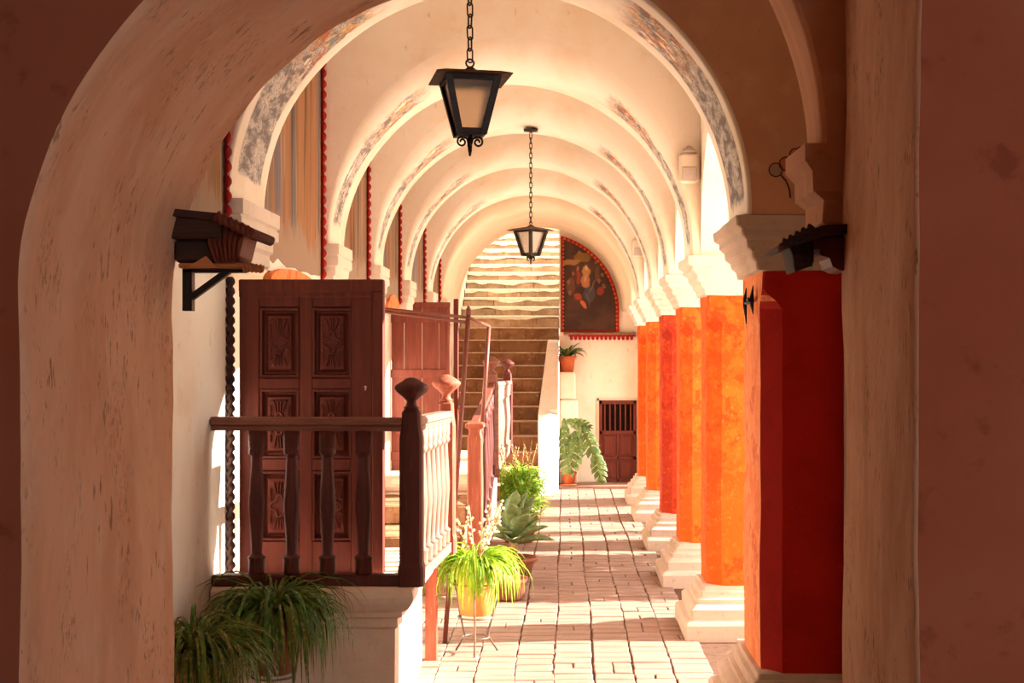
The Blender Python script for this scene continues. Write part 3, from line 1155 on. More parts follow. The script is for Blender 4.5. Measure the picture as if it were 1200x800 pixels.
dr = thing('barred_door', 'low brown wooden door with an upper grille of bars in the end wall', 'door', (.81, END - .03, .05))
DX0, DX1, DZ0, DZ1 = .54, 1.13, .05, 1.34
m = MB()
m.box(DX0 + .02, DX1 - .02, END - .012, END - .001, DZ0, DZ1)
m.build('backing', mat('dark void behind bars', lin(26, 14, 10), .9, .1), dr)
m = MB()
for (a, b_, c, d) in ((DX0, DX0 + .05, DZ0, DZ1), (DX1 - .05, DX1, DZ0, DZ1), (DX0, DX1, DZ1 - .06, DZ1), (DX0, DX1, .80, .86), (DX0, DX1, .40, .455), (DX0, DX1, DZ0, DZ0 + .05), ((DX0 + DX1) / 2 - .02, (DX0 + DX1) / 2 + .02, DZ0, .83)):
    m.box(a, b_, END - .045, END - .012, c, d, ch=.004)
m.build('door_frame', M['wood_door'], dr)
for k in range(6):
    xx = DX0 + .05 + (DX1 - DX0 - .1) * (k + .5) / 6
    m = MB()
    m.box(xx - .012, xx + .012, END - .036, END - .014, .86, DZ1 - .06, ch=.003)
    m.build('bar', M['wood_door'], dr)
for (a, b_) in ((DX0 + .05, (DX0 + DX1) / 2 - .02), ((DX0 + DX1) / 2 + .02, DX1 - .05)):
    for (c, d) in ((DZ0 + .05, .40), (.455, .80)):
        m = MB()
        m.box(a + .004, b_ - .004, END - .024, END - .012, c + .004, d - .004)
        m.box(a + .03, b_ - .03, END - .034, END - .012, c + .03, d - .03, ch=.006)
        m.build('panel', M['wood_door'], dr)
m = MB()
m.box(DX0 - .03, DX0, END - .03, END - .001, DZ0, DZ1 + .03)
m.box(DX0 - .03, DX1 + .03, END - .03, END - .001, DZ1, DZ1 + .03)
m.build('plaster_surround', M['white'], dr)

# ------------------------------------------------------------------ porch 1: base, railing, door
FRONT1, BACK1 = 7.56, 9.01


def porch_base(name, label, x1, y0, y1, zt):
    m = MB()
    prof = [(0, -.02), (0, .20), (0, zt - .25), (.018, zt - .235), (.018, zt - .19), (.045, zt - .175), (.045, zt - .15), (.08, zt - .13), (.105, zt - .09), (.115, zt - .06), (.11, zt - .02), (.09, zt)]
    n = 10
    rings = []
    for d, z in prof:
        r = []
        cor = [(WLL + .012, y0 - d), (x1 + d, y0 - d), (x1 + d, y1 + d * .3), (WLL + .012, y1 + d * .3)]
        for a, b_ in zip(cor, cor[1:] + cor[:1]):
            for q in range(n):
                r.append((a[0] + (b_[0] - a[0]) * q / n, a[1] + (b_[1] - a[1]) * q / n, z))
        rings.append(r)
    m.loft(rings, 0, True, False)
    m.wob(.012, 4.5, y0)
    return tag(m.build(name, M['porch'], loc=((WLL + x1) / 2, (y0 + y1) / 2, 0)), label, 'porch base')


ZP = .75
porch_base('porch_platform', 'whitewashed porch base with moulded edge under the turned balustrade', -.94, FRONT1, BACK1, ZP)

BAL = [(.044, 0), (.048, .02), (.048, .085), (.052, .092), (.052, .10), (.04, .108), (.031, .118), (.033, .18), (.039, .28), (.0455, .37), (.046, .41), (.041, .50), (.034, .60), (.031, .67), (.032, .68), (.042, .69), (.047, .70), (.047, .715), (.042, .725), (.047, .74), (.047, .83)]


def baluster_mesh(h, r, mt):
    m = MB()
    m.lathe([(a * r / .048, b_ * h / .83) for a, b_ in BAL], (0, 0, 0), 14)
    return m.mesh('baluster', mt)


def add_copy(name, me, parent, wp, rz=0.0):
    o = bpy.data.objects.new(name, me)
    COL.objects.link(o)
    o.parent = parent
    o.location = Vector(wp) - wpos(parent)
    o.rotation_euler = (0, 0, rz)
    return o


def post(parent, x, y, z0, z1, hw, mt, fin=True):
    """square post with chamfered shoulders; mushroom finial as sub-part"""
    m = MB()
    zz = [(z0, 1.12), (z0 + .10, 1.12), (z0 + .13, 1.0), (z1 - .34, 1.0), (z1 - .28, .86), (z1 - .20, .80), (z1 - .18, .55)]
    m.loft([pring(x - hw * s, x + hw * s, y - hw * s, y + hw * s, z, hw * .22, 1) for z, s in zz], 0, True, False)
    o = m.build('post', mt, parent)
    if fin:
        m = MB()
        m.lathe([(.036, 0), (.046, .008), (.030, .022), (.026, .045), (.045, .065), (.085, .098), (.096, .118), (.09, .132), (.062, .15), (.035, .168), (.012, .176)], (x, y, z1 - .185), 18)
        m.build('finial', mt, o)
    return o


rl = thing('porch_railing', 'dark turned-wood balustrade with two finial posts on the porch nearest the portal', 'railing', (-1.3, 7.6, ZP))
PX_1, PX_2, PY_1, PY_2 = -.845, -.775, 7.53, 8.92
post(rl, PX_1, PY_1, ZP, 1.905, .062, M['wood_dark'])
post(rl, PX_2, PY_2, ZP - .02, 1.905, .058, M['wood_terra'])
m = MB()


def moulded_rail(m, p, q, hw, h):
    """handrail with a rounded top and a groove"""
    p, q = Vector(p), Vector(q)
    t = (q - p)
    t.z = 0
    t.normalize()
    s = Vector((t.y, -t.x, 0))
    sec = [(-hw * .7, 0), (-hw * .8, h * .3), (-hw * .72, h * .38), (-hw, h * .5), (-hw, h * .75), (-hw * .7, h), (hw * .7, h), (hw, h * .75), (hw, h * .5), (hw * .72, h * .38), (hw * .8, h * .3), (hw * .7, 0)]
    m.loft([[c + s * a + Vector((0, 0, b_)) for a, b_ in sec] for c in (p, q)], 0, True, False)


moulded_rail(m, (WLL + .01, PY_1, 1.605), (PX_1 - .05, PY_1, 1.60), .055, .075)
m.build('top_rail', M['wood_rail'], rl)
m = MB()
m.box(WLL + .01, PX_1 - .05, PY_1 - .045, PY_1 + .045, ZP, ZP + .062, ch=.008)
m.build('bottom_rail', M['wood_dark'], rl)
bmesh1 = baluster_mesh(1.605 - ZP - .062, .047, M['wood_dark'])
for x in (-1.70, -1.507, -1.309, -1.112):
    add_copy('baluster', bmesh1, rl, (x, PY_1, ZP + .062))
m = MB()
moulded_rail(m, (PX_1, PY_1 + .05, 1.60), (PX_2, PY_2 - .05, 1.585), .05, .075)
m.build('top_rail', M['wood_pale'], rl, label='sun-bleached side handrail')
m = MB()
m.bar((PX_1, PY_1 + .05, ZP + .03), (PX_2, PY_2 - .05, ZP + .03), .08, .06)
m.build('bottom_rail', M['wood_pale'], rl)
bmesh2 = baluster_mesh(1.60 - ZP - .06, .042, M['wood_pale'])
for k in range(7):
    f = (k + .7) / 7.4
    add_copy('baluster', bmesh2, rl, (PX_1 + (PX_2 - PX_1) * f, PY_1 + (PY_2 - PY_1) * f, ZP + .06))

m = MB()
m.box(-.925, -.845, 9.03, 9.10, -.02, .80, ch=.008)
m.wob(.004, 12)
tag(m.build('terracotta_post', M['wood_terra'], loc=(-.885, 9.06, 0)), 'flaking terracotta-painted board standing against the far end of the porch base', 'post')

# carved door leaf, open across the porch
DW, DH, DT = .843, 1.71, .05
dl = thing('carved_door', 'open dark red-brown door leaf with six carved quatrefoil panels behind the balustrade', 'door', (-1.895, 7.97, ZP))
XA = -1.895


def dbox(x0, x1, z0, z1, y0, y1, ch=.0, m=None):
    m = m or MB()
    m.box(XA + x0, XA + x1, 7.97 + y0, 7.97 + y1, ZP + z0, ZP + z1, ch=ch)
    return m


dbox(.004, DW - .004, .004, DH - .004, .014, .024).build('core_board', M['wood_door'], dl)
cols = [(.115, .350), (.425, .650)]
rows_ = [(.185, .60), (.665, 1.075), (1.135, 1.55)]
for (a, b_) in ((0, .115), (.350, .425), (.650, .775)):
    dbox(a, b_, 0, 1.66, -.025, .025, .004).build('stile', M['wood_door'], dl)
zr = [0, .185, .60, .665, 1.075, 1.135, 1.55, 1.64]
for (a, b_) in ((0, .185), (.60, .665), (1.075, 1.135), (1.55, 1.64)):
    for (c, d) in cols:
        dbox(c + .001, d - .001, a, b_, -.024, .024, .003).build('rail', M['wood_door'], dl)
m = dbox(0, DW, 1.635, DH, -.045, .025, .006)
m.box(XA + .775, XA + DW, 7.97 - .045, 7.97 + .025, ZP, ZP + 1.64, ch=.006)
m.box(XA, XA + .79, 7.97 - .036, 7.97 - .02, ZP + 1.605, ZP + 1.64, ch=.004)
m.build('edge_moulding', M['wood_door'], dl)


def panel_mesh():
    W, H = .225, .40
    m = MB()

    def rg(d, y):
        return [(-W / 2 + d, y, -H / 2 + d), (W / 2 - d, y, -H / 2 + d), (W / 2 - d, y, H / 2 - d), (-W / 2 + d, y, H / 2 - d)]
    m.loft([rg(0, -.026), rg(.012, -.024), (rg(.018, .012)), rg(.030, .012), rg(.046, -.014), rg(.05, -.014)], 0, False, False)
    m.face([m.vert(p) for p in rg(.05, -.014)], 0)
    return m.mesh('panel', M['wood_door'])


def carve_mesh():
    m = MB()
    y = -.014
    N = 40
    for (rad, tr) in ((.045, .0085), (.031, .004)):
        m.tube([((rad * (1 + .26 * math.cos(4 * t))) * math.cos(t) * .95, y, (rad * (1 + .26 * math.cos(4 * t))) * math.sin(t) * 1.15) for t in [2 * PI * k / N for k in range(N)]], tr, 6, close=True)

    def wedge(x0, z0, x1, z1, w0, w1):
        d = Vector((x1 - x0, z1 - z0)).normalized()
        n = Vector((-d.y, d.x))
        P = [Vector((x0, z0)) - n * w0, Vector((x1, z1)) - n * w1, Vector((x1, z1)) + n * w1, Vector((x0, z0)) + n * w0]
        if P[0].cross(P[1]) if False else False:
            pass
        A = [m.vert((p.x, y, p.y)) for p in P]
        c = (P[0] + P[1] + P[2] + P[3]) / 4
        B = [m.vert((c.x + (p.x - c.x) * .7, y - .014, c.y + (p.y - c.y) * .75)) for p in P]
        for k in range(4):
            m.face((A[k], A[(k + 1) % 4], B[(k + 1) % 4], B[k]), 0)
        m.face(B, 0)
    for s in (-1, 1):
        wedge(-.006, s * .066, -.008, s * .142, .003, .006)
        wedge(.006, s * .066, .008, s * .142, .003, .006)
        for q in (-1, 1):
            wedge(q * .014, s * .066, q * .040, s * .140, .003, .009)
            wedge(q * .046, s * .030, q * .058, s * .052, .003, .012)
            wedge(q * .052, s * .062, q * .055, s * .108, .002, .004)
    return m.mesh('carving', M['wood_door'])


pm_, cm_ = panel_mesh(), carve_mesh()
for (c, d) in cols:
    for (a, b_) in rows_:
        o = add_copy('panel', pm_, dl, (XA + (c + d) / 2, 7.97, ZP + (a + b_) / 2))
        q = bpy.data.objects.new('carving', cm_)
        COL.objects.link(q)
        q.parent = o
m = MB()
kx, kz = XA + .735, ZP + 1.085
m.lathe([(.008, 0), (.008, .004)], (0, 0, 0), 10)
m.v = [(kx + p[0], 7.97 - .026 - p[2], kz + p[1]) for p in m.v]
m.box(kx - .004, kx + .004, 7.97 - .03, 7.97 - .026, kz - .02, kz)
m.build('keyhole', mat('bare keyhole metal', lin(240, 220, 196), .4, .5, metal=.2), dl, label='small bright keyhole')

rp = MB()
rings = []
for k in range(241):
    zz = .75 + 1.72 * k / 240
    a = k * .8
    rings.append([(-1.927 + .022 * math.cos(2 * PI * q / 10) * (1 + .35 * math.cos(2 * (2 * PI * q / 10) - a)), 7.86 + .022 * math.sin(2 * PI * q / 10) * (1 + .35 * math.cos(2 * (2 * PI * q / 10) - a)), zz) for q in range(10)])
rp.loft(rings, 0, True, True)
tag(rp.build('rope_carved_post', M['wood_black'], loc=(-1.927, 7.86, .75)), 'slim dark rope-carved door post against the white wall', 'post')

# ------------------------------------------------------------------ pipe frame, newel, steps and second porch
pf = thing('pipe_frame', 'thin brown pipe frame with leaning poles between the two porches', 'frame', (-.8, 9.6, 0))
topA = px(549, 372, 9.6)
m = MB()
m.tube([(-.845, 9.6, -.01), topA + Vector((0, 0, .03))], .017, 8)
m.tube([topA + Vector((0, 0, .02)), topA + Vector((0, 0, .055)), topA + Vector((0, 0, .085))], [.024, .02, .004], 8)
m.build('pole', M['pipe'], pf)
topB = px(573, 382, 11.05)
m = MB()
m.tube([px(565, 500, 11.05), topB], .017, 8)
m.build('pole', M['pipe'], pf)
for dz in (0, -.035):
    m = MB()
    m.tube([(WL + .0, 9.55, topA.z + .11 + dz * .3), topA + Vector((0, 0, dz))], .011, 8)
    m.build('crossbar', M['pipe'], pf)
m = MB()
m.tube([topA, topB], .012, 8)
m.build('crossbar', M['pipe'], pf)

stp = thing('porch_steps', 'rough stone steps climbing to the far porch', 'steps', (-1.4, 12.6, 0))
for k, (ya, yb, zt) in enumerate(((11.5, 12.5, .19), (12.4, 13.4, .38), (13.3, 14.3, .57))):
    x = WLL + .005
    while x < -.96:
        wd = min(rs.uniform(.3, .5), -.95 - x)
        if -.95 - (x + wd) < .15:
            wd = -.95 - x
        m = MB()
        m.box(x + .004, x + wd - .004, ya + rs.uniform(0, .015), yb, (-.01 if k == 0 else zt - .19), zt, ch=.018, jit=.005)
        m.build('step_stone', M['stone'], stp)
        x += wd
porch_base('porch_platform', 'whitewashed base of the far porch behind the leafy bush', -.92, 14.35, 18.5, ZP)

sr = thing('step_railing', 'terracotta newel and worn wooden handrail rising beside the stone steps', 'railing', (-.74, 11.0, 0))
NX, NY = -.725, 11.02
m = MB()
hw = .062
m.loft([pring(NX - hw * s, NX + hw * s, NY - hw * s, NY + hw * s, z, .01, 1) for z, s in ((-.01, 1.05), (1.36, .95), (1.40, .8), (1.43, .8), (1.45, 1.25), (1.475, 1.25), (1.49, .9))], 0, True, False)
m.build('newel', M['wood_terra'], sr)
m = MB()
m.bar((NX - .02, NY + .05, 1.44), (-.775, 14.55, 1.72), .06, .05)
m.build('handrail', M['wood_red'], sr)
m = MB()
m.bar((NX, NY + .05, .12), (-.775, 14.4, .80), .07, .10)
m.build('string_board', M['wood_dark'], sr)
for k in range(8):
    f = (k + .6) / 8.2
    z0 = .17 + .66 * f
    z1 = 1.42 + .27 * f
    add_copy('baluster', baluster_mesh(z1 - z0, .04, M['wood_dark']), sr, (NX - .04 * f, NY + 3.45 * f, z0))

rl2 = thing('porch_railing', 'sun-bleached balustrade with two dark finial posts on the far porch', 'railing', (-.78, 14.6, ZP))
post(rl2, -.785, 14.6, ZP - .02, 2.03, .075, M['wood_rail'])
post(rl2, -.772, 18.3, ZP - .02, 2.0, .07, M['wood_dark'])
m = MB()
moulded_rail(m, (-.78, 14.66, 1.66), (-.77, 18.25, 1.62), .06, .085)
m.build('top_rail', M['wood_pale'], rl2)
m = MB()
m.bar((-.78, 14.66, ZP + .03), (-.77, 18.25, ZP + .03), .08, .06)
m.build('bottom_rail', M['wood_pale'], rl2)
bm3 = baluster_mesh(1.66 - ZP - .06, .05, M['wood_pale'])
for k in range(16):
    f = (k + .6) / 16.2
    add_copy('baluster', bm3, rl2, (-.78 + .01 * f, 14.66 + 3.6 * f, ZP + .06))

# plank door, open across the far porch
pk = thing('plank_door', 'open faded red plank door with cross rails on the far porch', 'door', (-1.93, 15.3, ZP))
Y2 = 15.3
xs = [-1.945, -1.80, -1.60, -1.41, -1.285]
for a, b_ in zip(xs, xs[1:]):
    m = MB()
    m.box(a + .003, b_ - .003, Y2 - .012, Y2 + .02, ZP, 2.57, ch=.004)
    m.build('plank', M['wood_red'], pk)
for (z0, z1) in ((2.40, 2.50), (1.78, 1.88), (.86, .96)):
    m = MB()
    m.box(-1.945, -1.285, Y2 - .032, Y2 - .012, z0, z1, ch=.005)
    m.build('cross_rail', M['wood_red'], pk)
m = MB()
m.box(-1.945, -1.285, Y2 - .02, Y2 + .03, 2.57, 2.63, ch=.005)
m.build('top_rail', M['wood_red'], pk)
m = MB()
m.box(-1.325, -1.285, Y2 - .036, Y2 - .012, ZP, 2.55, ch=.004)
m.build('stile', M['wood_red'], pk)
m = MB()
m.box(-1.268, -1.215, Y2 + .25, Y2 + .31, ZP, 2.68, ch=.006)
tag(m.build('door_jamb', M['wood_door'], loc=(-1.24, Y2 + .28, ZP)), 'upright dark red timber just behind the plank door edge', 'post')

# ------------------------------------------------------------------ lanterns
def frustum_pt(h, sx, sz_):
    return None


def make_lantern():
    t = thing('hanging_lantern', '', 'lantern')
    a, b_, H = .108, .056, .225
    zt, zb = -.05, -.275
    m = MB()
    w_ = .017
    cn = [(-1, -1), (1, -1), (1, 1), (-1, 1)]
    for (sx, sy) in cn:
        m.bar((sx * (a - w_ / 2), sy * (a - w_ / 2), zt), (sx * (b_ - w_ / 2), sy * (b_ - w_ / 2), zb), w_ * 1.5, w_ * 1.5)
    for (s, z) in ((a, zt - .008), (b_, zb + .008)):
        for k in range(4):
            p, q = cn[k], cn[(k + 1) % 4]
            m.bar((p[0] * (s - w_ / 2), p[1] * (s - w_ / 2), z), (q[0] * (s - w_ / 2), q[1] * (s - w_ / 2), z), w_, w_ * 1.6)
    m.box(-b_, b_, -b_, b_, zb - .006, zb + .004)
    m.build('frame', M['iron'], t, True)
    for k in range(4):
        p, q = cn[k], cn[(k + 1) % 4]
        m = MB()
        ia, ib = a - .012, b_ - .012
        P = [Vector((p[0] * ia, p[1] * ia, zt)), Vector((q[0] * ia, q[1] * ia, zt)), Vector((q[0] * ib, q[1] * ib, zb)), Vector((p[0] * ib, p[1] * ib, zb))]
        nrm = (P[1] - P[0]).cross(P[2] - P[0]).normalized() * .003
        m.loft([[v for v in P], [v - nrm for v in P]], 0, True, False)
        m.build('glass_pane', M['frost'], t, True)
    m = MB()
    def rg(s, z):
        return [(-s, -s, z), (s, -s, z), (s, s, z), (-s, s, z)]
    m.loft([rg(.15, -.052), rg(.151, -.048), rg(.11, -.034), rg(.025, -.018), rg(.012, -.004)], 0, True, False)
    m.v = [p for p in m.v]
    m.build('roof', M['iron_roof'], t, True)
    m = MB()
    m.tube([(.016 * math.cos(q), 0, .014 + .016 * math.sin(q)) for q in [2 * PI * k / 14 for k in range(14)]], .004, 6, close=True)
    m.build('hook_ring', M['iron'], t, True)
    sm = MB()
    P = []
    for k in range(26):
        f = k / 25
        ang = PI * .5 - f * 2.6 * PI
        r = .021 * (1 - .72 * f)
        P.append((.028 + r * math.cos(ang) + .004, 0, zb - .028 + r * math.sin(ang)))
    sm.tube([(.004, 0, zb - .066), (.005, 0, zb - .04), (.012, 0, zb - .016)] + P, .0042, 6)
    sme = sm.mesh('scroll', M['iron'])
    for k in range(4):
        o = bpy.data.objects.new('scroll', sme)
        COL.objects.link(o)
        o.parent = t
        o.rotation_euler = (0, 0, k * PI / 2)
    m = MB()
    m.lathe([(.004, zb - .085), (.008, zb - .062), (.006, zb - .03), (.01, zb)], (0, 0, 0), 8)
    m.build('drop_finial', M['iron'], t, True)
    return t


def link_mesh():
    m = MB()
    P = []
    for k in range(16):
        q = 2 * PI * k / 16
        P.append((.0125 * math.cos(q), 0, .0125 * math.sin(q) + math.copysign(.016, math.sin(q) + 1e-9)))
    m.tube(P, .0035, 6, close=True)
    return m.mesh('chain_link', M['iron'])


LK = link_mesh()
ln1 = make_lantern()
ln2 = copy_tree(ln1)
for (o, loc, rz, ztop, lab) in ((ln1, (CX, 5.5, 3.175), R(12), TOP, 'large black iron lantern with frosted panes hanging before the feathered arch'),
                                (ln2, (-.305, 12.2, 3.195), R(46), ZR + AR + .02, 'black iron lantern hanging on a chain from the third arch')):
    o.location = loc
    o.rotation_euler = (0, 0, rz)
    tag(o, lab, 'lantern', 'iron lanterns of the arcade')
    z = .05
    k = 0
    rise = ztop - loc[2] - .01
    nl = round(rise / .048)
    while k < nl:
        q = bpy.data.objects.new('chain_link', LK)
        COL.objects.link(q)
        q.parent = o
        q.location = (0, 0, .045 + (rise - .05) * k / nl)
        q.rotation_euler = (0, rnd.uniform(-.06, .06), (PI / 2 if k % 2 else 0) + .4)
        k += 1
    m = MB()
    m.lathe([(.012, rise - .02), (.03, rise - .014), (.085, rise - .006), (.09, rise + .006)], (0, 0, 0), 4)
    m.build('ceiling_plate', M['iron'], o, True)

# ------------------------------------------------------------------ emergency lights
for (x, z, yy, lab) in ((.885, 3.36, ARC[2][0], 'white emergency light unit on the arch over the second pillar'), (.90, 3.36, ARC[5][0], 'small white emergency light unit deep in the arcade over the fifth pillar')):
    t = thing('emergency_light', lab, 'emergency light', (x, yy, z - .11), group='emergency lights')
    m = MB()
    m.box(x - .072, x + .072, yy - .06, yy - .002, z - .115, z + .105, ch=.02)
    m.build('housing', M['plastic'], t)
    m = MB()
    m.box(x - .052, x + .052, yy - .068, yy - .058, z - .10, z + .0, ch=.01)
    m.build('lens', M['plastic2'], t)
    m = MB()
    m.lathe([(.05, 0), (.048, .012), (.035, .026), (.022, .03), (.02, .042), (.008, .048)], (x, yy - .05, z + .105), 14)
    m.build('lamp_head', M['plastic2'], t)

# ------------------------------------------------------------------ carved wooden corbels on the portal
def rope(m, p, q, r, turns):
    p, q = Vector(p), Vector(q)
    t = (q - p)
    L = t.length
    t.normalize()
    a = t.orthogonal().normalized()
    b_ = t.cross(a)
    rings = []
    n = 60
    for k in range(n + 1):
        f = k / n
        rings.append([p + t * L * f + (a * math.cos(2 * PI * i / 10) + b_ * math.sin(2 * PI * i / 10)) * r * (1 + .22 * math.cos(2 * (2 * PI * i / 10) - f * turns * 2 * PI)) for i in range(10)])
    m.loft(rings, 0, True, True)


tc = thing('carved_wood_corbel', 'dark carved wooden corbel with black steel angle bracket on the left jamb', 'corbel', (-1.3, 4.95, 2.3))
m = MB()
m.box(-1.41, -1.20, 4.78, 5.04, 2.42, 2.50, ch=.008)
m.wob(.006, 12)
m.build('beam', M['wood_black'], tc)
m = MB()
m.prism([(-1.41, 2.50), (-1.41, 2.525), (-1.20, 2.505), (-1.10, 2.455), (-1.105, 2.435), (-1.20, 2.48)], 1, 4.74, 5.08)
m.build('top_board', M['wood_black'], tc)
m = MB()
rope(m, (-1.21, 4.735, 2.495), (-1.09, 4.735, 2.435), .018, 6)
rope(m, (-1.095, 4.735, 2.437), (-1.095, 5.08, 2.437), .016, 12)
m.build('rope_moulding', M['wood_door'], tc)
m = MB()
P = [(-1.27, 2.475), (-1.24, 2.35), (-1.225, 2.335), (-1.16, 2.335), (-1.145, 2.36), (-1.13, 2.42), (-1.12, 2.455)]
m.prism(P, 1, 4.80, 5.0)
for k in range(7):
    f = k / 6
    m.tube([(-1.26 + .125 * f, 4.797, 2.46 - .01 * f), (-1.245 + .10 * f, 4.79, 2.40), (-1.225 + .075 * f, 4.795, 2.34)], .006, 5)
m.build('scroll_block', M['wood_door'], tc)
m = MB()
m.box(-1.38, -1.24, 4.82, 5.02, 2.34, 2.42, ch=.01)
m.build('packing_block', M['wood_black'], tc)
m = MB()
m.box(-1.36, -1.10, 4.80, 5.0, 2.318, 2.336, ch=.004)
m.prism([(-1.33, 2.318), (-1.26, 2.36), (-1.22, 2.318)], 1, 4.79, 4.81)
rope(m, (-1.13, 4.80, 2.32), (-1.06, 4.80, 2.315), .014, 5)
m.build('lower_board', M['wood_ochre'], tc)
m = MB()
m.box(-1.362, -1.328, 4.86, 4.90, 2.17, 2.32)
m.bar((-1.345, 4.88, 2.21), (-1.20, 4.88, 2.315), .03, .022)
m.box(-1.36, -1.14, 4.86, 4.90, 2.306, 2.318)
m.build('steel_bracket', M['iron'], tc)

tc = thing('carved_wood_corbel', 'dark carved wooden corbel with ribbed drop on the right jamb', 'corbel', (.9, 4.95, 2.3))
m = MB()
m.prism([(1.0, 2.47), (1.0, 2.44), (.90, 2.425), (.80, 2.395), (.745, 2.37), (.745, 2.39), (.80, 2.425), (.90, 2.465)], 1, 4.76, 5.08)
m.build('top_board', M['wood_black'], tc)
m = MB()
for k in range(5):
    rope(m, (.748 + k * .022, 4.752, 2.378 + .0125 * k), (.772 + k * .022, 4.752, 2.412 + .0125 * k), .012, 2)
m.build('rope_moulding', M['wood_black'], tc)
m = MB()
m.prism([(.785, 2.405), (.80, 2.36), (.805, 2.315), (.81, 2.305), (.865, 2.325), (.875, 2.34), (.875, 2.42)], 1, 4.80, 4.98)
for k in range(6):
    f = k / 5
    m.tube([(.797 + .072 * f, 4.795, 2.40 + .01 * f), (.805 + .062 * f, 4.79, 2.35), (.812 + .05 * f, 4.795, 2.312 + .012 * f)], .006, 5)
m.build('scroll_block', M['wood_black'], tc)
m = MB()
m.box(.875, 1.0, 4.82, 5.04, 2.385, 2.43, ch=.006)
m.prism([(1.0, 2.385), (.90, 2.385), (.90, 2.365), (.935, 2.355), (.945, 2.325), (.97, 2.312), (1.0, 2.31)], 1, 4.82, 5.02)
m.build('beam', M['wood_door'], tc)

# ------------------------------------------------------------------ plants
def blade(m, base, az, el, L, wd, droop, n=7, mi=0, curl=0.0):
    p = Vector(base)
    seg = L / n
    e = el
    d = Vector((math.cos(az), math.sin(az), 0))
    s = Vector((-d.y, d.x, 0))
    prev = None
    for k in range(n + 1):
        f = k / n
        ww = wd * (0.55 + .9 * f if f < .35 else .87 * (1 - ((f - .35) / .65) ** 1.7)) + .0006
        fold = Vector((0, 0, ww * .35))
        p.y = min(p.y, END - .035) if p.y < 22 else p.y
        if 14 < p.y < 16 and -1 < p.x < -.70:
            p.x = -.70
        if p.y > 20 and p.x < -.08:
            p.x = -.08
        if p.y < 12 and p.x < WLL + .04:
            p.x = WLL + .04
        a, c, b_ = m.vert(p - s * ww / 2 + fold), m.vert(p), m.vert(p + s * ww / 2 + fold)
        if prev:
            m.face((prev[0], prev[1], c, a), mi, True)
            m.face((prev[1], prev[2], b_, c), mi, True)
        prev = (a, c, b_)
        p = p + (d * math.cos(e) + Vector((0, 0, 1)) * math.sin(e)) * seg
        e -= droop / n * (1 + .6 * f)
        e = max(e, -1.5)


def pot(parent, c, r0, r1, h, mt, rim=.02):
    m = MB()
    m.lathe([(r0 * .9, 0), (r0, .004), (r0 + (r1 - r0) * .8, h * .8), (r1 * 1.0, h - rim * 1.6), (r1 * 1.09, h - rim * 1.5), (r1 * 1.1, h), (r1 * .98, h), (r1 * .93, h - .03)], c, 22)
    o = m.build('pot', mt, parent)
    m = MB()
    m.lathe([(r1 * .5, h - .05), (r1 * .94, h - .035), (r1 * .5, h - .028)], c, 16)
    m.build('soil', M['soil'], parent)
    return o


def wire_stand(name, label, c, h, r, group=None):
    t = thing(name, label, 'plant stand', (c[0], c[1], 0), group=group)
    zk = h * .42
    for k in range(3):
        a = -PI / 2 + k * 2 * PI / 3
        d = Vector((math.cos(a), math.sin(a), 0))
        C = Vector((c[0], c[1], 0))
        m = MB()
        m.tube([C + d * r * 1.0 + Vector((0, 0, .002)), C + d * r * .55 + Vector((0, 0, zk)), C + d * r * .80 + Vector((0, 0, h)), C + d * r * 1.02 + Vector((0, 0, h + .22))], .007, 7)
        m.build('leg', M['wire'], t)
    for (rr, z) in ((.55, zk), (1.02, h + .22)):
        m = MB()
        m.tube([(c[0] + r * rr * math.cos(q), c[1] + r * rr * math.sin(q), z) for q in [2 * PI * k / 24 for k in range(24)]], .006, 6, close=True)
        m.build('ring', M['wire'], t)
    m = MB()
    m.tube([(c[0] + r * .74 * math.cos(q), c[1] + r * .74 * math.sin(q), h - .012) for q in [2 * PI * k / 24 for k in range(24)]], .006, 6, close=True)
    m.build('ring', M['wire'], t)
    return t


def spider(c, zs, zb, n, Lr, mts, wd, seed, label, potr, pmat, drop=(2.0, 3.2), stalks=0):
    r = random.Random(seed)
    t = thing('spider_plant', label, 'potted plant', (c[0], c[1], zb))
    pot(t, (c[0], c[1], zb), potr * .72, potr, zs - zb, pmat)
    m = MB()
    for k in range(n):
        az = r.uniform(0, 2 * PI)
        q = r.random()
        blade(m, (c[0] + math.cos(az) * potr * .5 * q, c[1] + math.sin(az) * potr * .5 * q, zs - .03), az + r.uniform(-.3, .3), r.uniform(.55, 1.45), r.uniform(*Lr), wd * r.uniform(.7, 1.2), r.uniform(*drop), 8, r.randrange(len(mts)))
    m.build('foliage', mts, t, kind='stuff')
    for k in range(stalks):
        az = r.uniform(-.6, PI + .6)
        P = [Vector((c[0], c[1], zs))]
        lean = r.uniform(.15, .5)
        H = r.uniform(.30, .46)
        for i in range(6):
            P.append(P[0] + Vector((math.cos(az) * lean * (i + 1) / 6 * H, math.sin(az) * lean * (i + 1) / 6 * H, H * (i + 1) / 6)))
        m = MB()
        m.tube(P, .0035, 5)
        so = m.build('flower_stalk', M['stalk'], t)
        m = MB()
        for i in range(16):
            f = r.uniform(.35, 1)
            p = P[0] + (P[-1] - P[0]) * f + Vector((r.uniform(-.022, .022), r.uniform(-.022, .022), 0))
            m.lathe([(.002, -.010), (.010, 0), (.005, .010)], p, 5)
        m.build('blossom', M['petal'], so)
    return t


# spider plant in a yellow pot on a wire stand
SP = (-.605, 9.28)
wire_stand('plant_stand', 'thin wire tripod stand under the yellow pot', SP, .26, .165)
spider(SP, .585, .262, 260, (.34, .56), [M['leaf_lime'], M['leaf_lime'], M['leaf_bush']], .021, 5, 'sunlit yellow-green spider plant with flower stalks in a yellow pot on a wire stand', .15, M['yellowpot'], (2.2, 3.6), 7)
